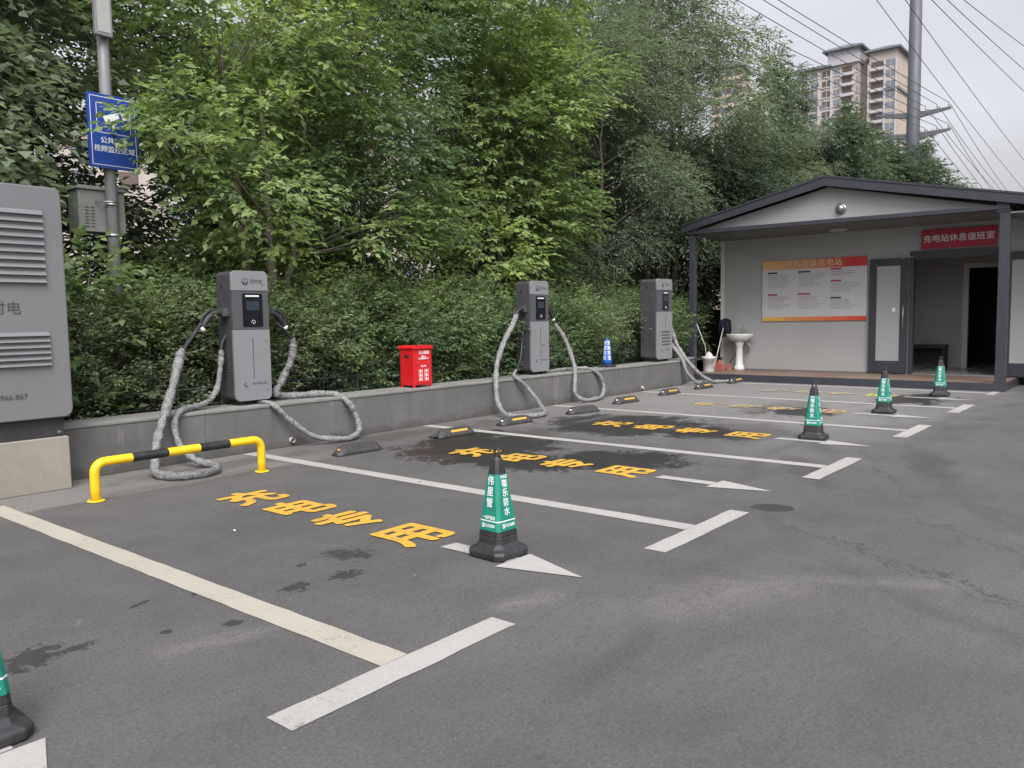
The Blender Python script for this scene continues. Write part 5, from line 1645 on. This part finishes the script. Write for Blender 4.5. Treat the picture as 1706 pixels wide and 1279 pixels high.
# ------------------------------------------------------------------ utility pole and wires
up = thing('utility_pole', 'tall dark steel utility pole with two cross arms carrying the overhead wires', 'utility pole', (38.95, 9.30, 0))
MB().tube([(0, 0, -0.2), (0, 0, 8), (0, 0, 19)], [0.30, 0.28, 0.23], 16).build('shaft', M_UPOLE, up)
arm_dir = Vector((0.30, -1.25, 0)).normalized()
def arm(z0):
    b = MB()
    for s_ in (1, -1):
        L2 = 1.45 if s_ > 0 else 1.5
        e = arm_dir * s_ * L2
        pr = []
        for t_, h_, w_ in ((0.12, 0.17, 0.09), (1.0, 0.06, 0.05)):
            c_ = arm_dir * s_ * L2 * t_ + Vector((0, 0, z0 + 0.16 * t_))
            sd_ = Vector((-arm_dir.y, arm_dir.x, 0)) * w_
            pr.append([c_ - sd_ - Vector((0, 0, h_)), c_ + sd_ - Vector((0, 0, h_)), c_ + sd_ + Vector((0, 0, h_ * 0.5)), c_ - sd_ + Vector((0, 0, h_ * 0.5))])
        b.loft(pr, True, smooth=False)
    o = b.build('cross_arm', M_UPOLE, up)
    tips = []
    for q in (1.38, 0.94, 0.5):
        p = arm_dir * q + Vector((0, 0, z0 + 0.16 * q / 1.65 + 0.03))
        bb = MB(); bb.lathe(p, [(0.03, 0), (0.07, 0.05), (0.03, 0.09), (0.07, 0.13), (0.02, 0.19)], 8); bb.build('insulator', M_PIPE, o)
        tips.append(p + Vector((0, 0, 0.19)) + up.location)
    return tips
tips = arm(9.95) + arm(9.05)
def wire(a, b_, sag, n=24, r=0.02):
    a = Vector(a); b_ = Vector(b_)
    return [a.lerp(b_, i / n) - Vector((0, 0, sag * 4 * (i / n) * (1 - i / n))) for i in range(n + 1)]
def mk_wire(segs, r, label):
    o = MB().tube(segs, r, 5).build('overhead_wire', M_WIRE)
    return tag(o, label, 'wire', 'overhead wires')
near_pts = [(25.4, 9.48, 11.0), (25.05, 9.83, 11.0), (24.5, 10.42, 11.0), (24.9, 10.95, 10.75), (25.4, 11.3, 10.5), (25.9, 11.8, 10.3)]
pos_txt = ['front', 'middle', 'back']
for i, t_ in enumerate(tips):
    P = Vector(near_pts[i])
    a = t_ + (P - t_) * 3.2
    far = Vector((112, 11.6 - 0.35 * (i % 3), 10.6 - 0.9 * (i // 3)))
    p1 = wire(a, t_, 0.35)
    p2 = wire(t_, far, 1.3 + 0.12 * i)
    mk_wire(p1 + p2[1:], 0.013, 'overhead wire on the %s insulator of the %s cross arm' % (pos_txt[i % 3], 'upper' if i < 3 else 'lower'))
for i, (a, b_, sg_) in enumerate([((27.9, 7.5, 11.5), (66, 7.9, 9.6), 0.5), ((28.4, 6.9, 11.5), (60, 6.9, 10.0), 0.4), ((29.2, 6.2, 11.5), (60, 4.9, 12.0), 0.4), ((29.6, 5.8, 11.5), (56, 4.4, 12.6), 0.4),
                              ((29.8, 5.5, 11.5), (52, 3.9, 13.0), 0.3)]):
    A_ = Vector(a); B_ = Vector(b_)
    mk_wire(wire(A_ + (A_ - B_) * 0.6, B_ + (B_ - A_) * 1.0, sg_ * 2), 0.012,
            ['leftmost separate wire in the open sky, crossing the utility pole near its top', 'second of the separate wires in the open sky, starting at the utility pole top',
             'third of the separate wires crossing the open sky right of the utility pole', 'fourth of the separate wires crossing the open sky right of the utility pole',
             'rightmost of the separate wires, near the top right corner of the sky'][i])
for i in range(3):
    a = up.location + Vector((0.3, -0.5 + 0.2 * i, 7.9 - 0.45 * i))
    mk_wire(wire(a, Vector((112, 11.4 + 0.5 * i, 9.6 - 0.8 * i)), 1.9), 0.015, ['upper', 'middle', 'lowest'][i] + ' low wire leaving the utility pole just above the cabin roof')
# a few bits lying about on the asphalt
rg = random.Random(9)
b = MB()
for i in range(60):
    x = rg.uniform(1.2, 9); y = rg.uniform(1.2, 7.3); s_ = rg.uniform(0.004, 0.012)
    a = rg.uniform(0, 6)
    pts_ = [(x + s_ * math.cos(a + q) * rg.uniform(.6, 1.2), y + s_ * math.sin(a + q) * rg.uniform(.6, 1.2)) for q in (0, 1.3, 2.5, 3.8, 5)]
    b.prism(pts_, 0.0, s_ * 0.7, 'z')
tag(b.build('loose_grit', mat('grit_stone', (0.13, 0.125, 0.12), 0.9, 0.4, 30)), 'scattered small stones and grit on the asphalt', 'grit', kind='stuff')
M_FL = mat('fallen_leaf', (0.22, 0.20, 0.07), 0.7, 0.3, 20)
for i, (x, y, lb) in enumerate([(3.52, 7.22, 'pale crumpled leaf on the ground inside the cable loop'), (2.93, 4.9, 'small pale scrap on the asphalt beside the first painted characters')]):
    b = MB()
    b.add([(0, 0, 0.003), (0.035, 0.02, 0.022), (0.075, 0.0, 0.008), (0.03, -0.028, 0.016), (0.03, 0.0, 0.006)], [(0, 4, 1), (1, 4, 2), (2, 4, 3), (3, 4, 0)])
    o = b.build('fallen_leaf' if i == 0 else 'paper_scrap', M_FL if i == 0 else M_WHT); o.location = (x, y, 0.002); o.rotation_euler = (0, 0, i * 1.3); o.scale = (1 if i == 0 else .5,) * 3
    tag(o, lb, 'leaf' if i == 0 else 'litter')
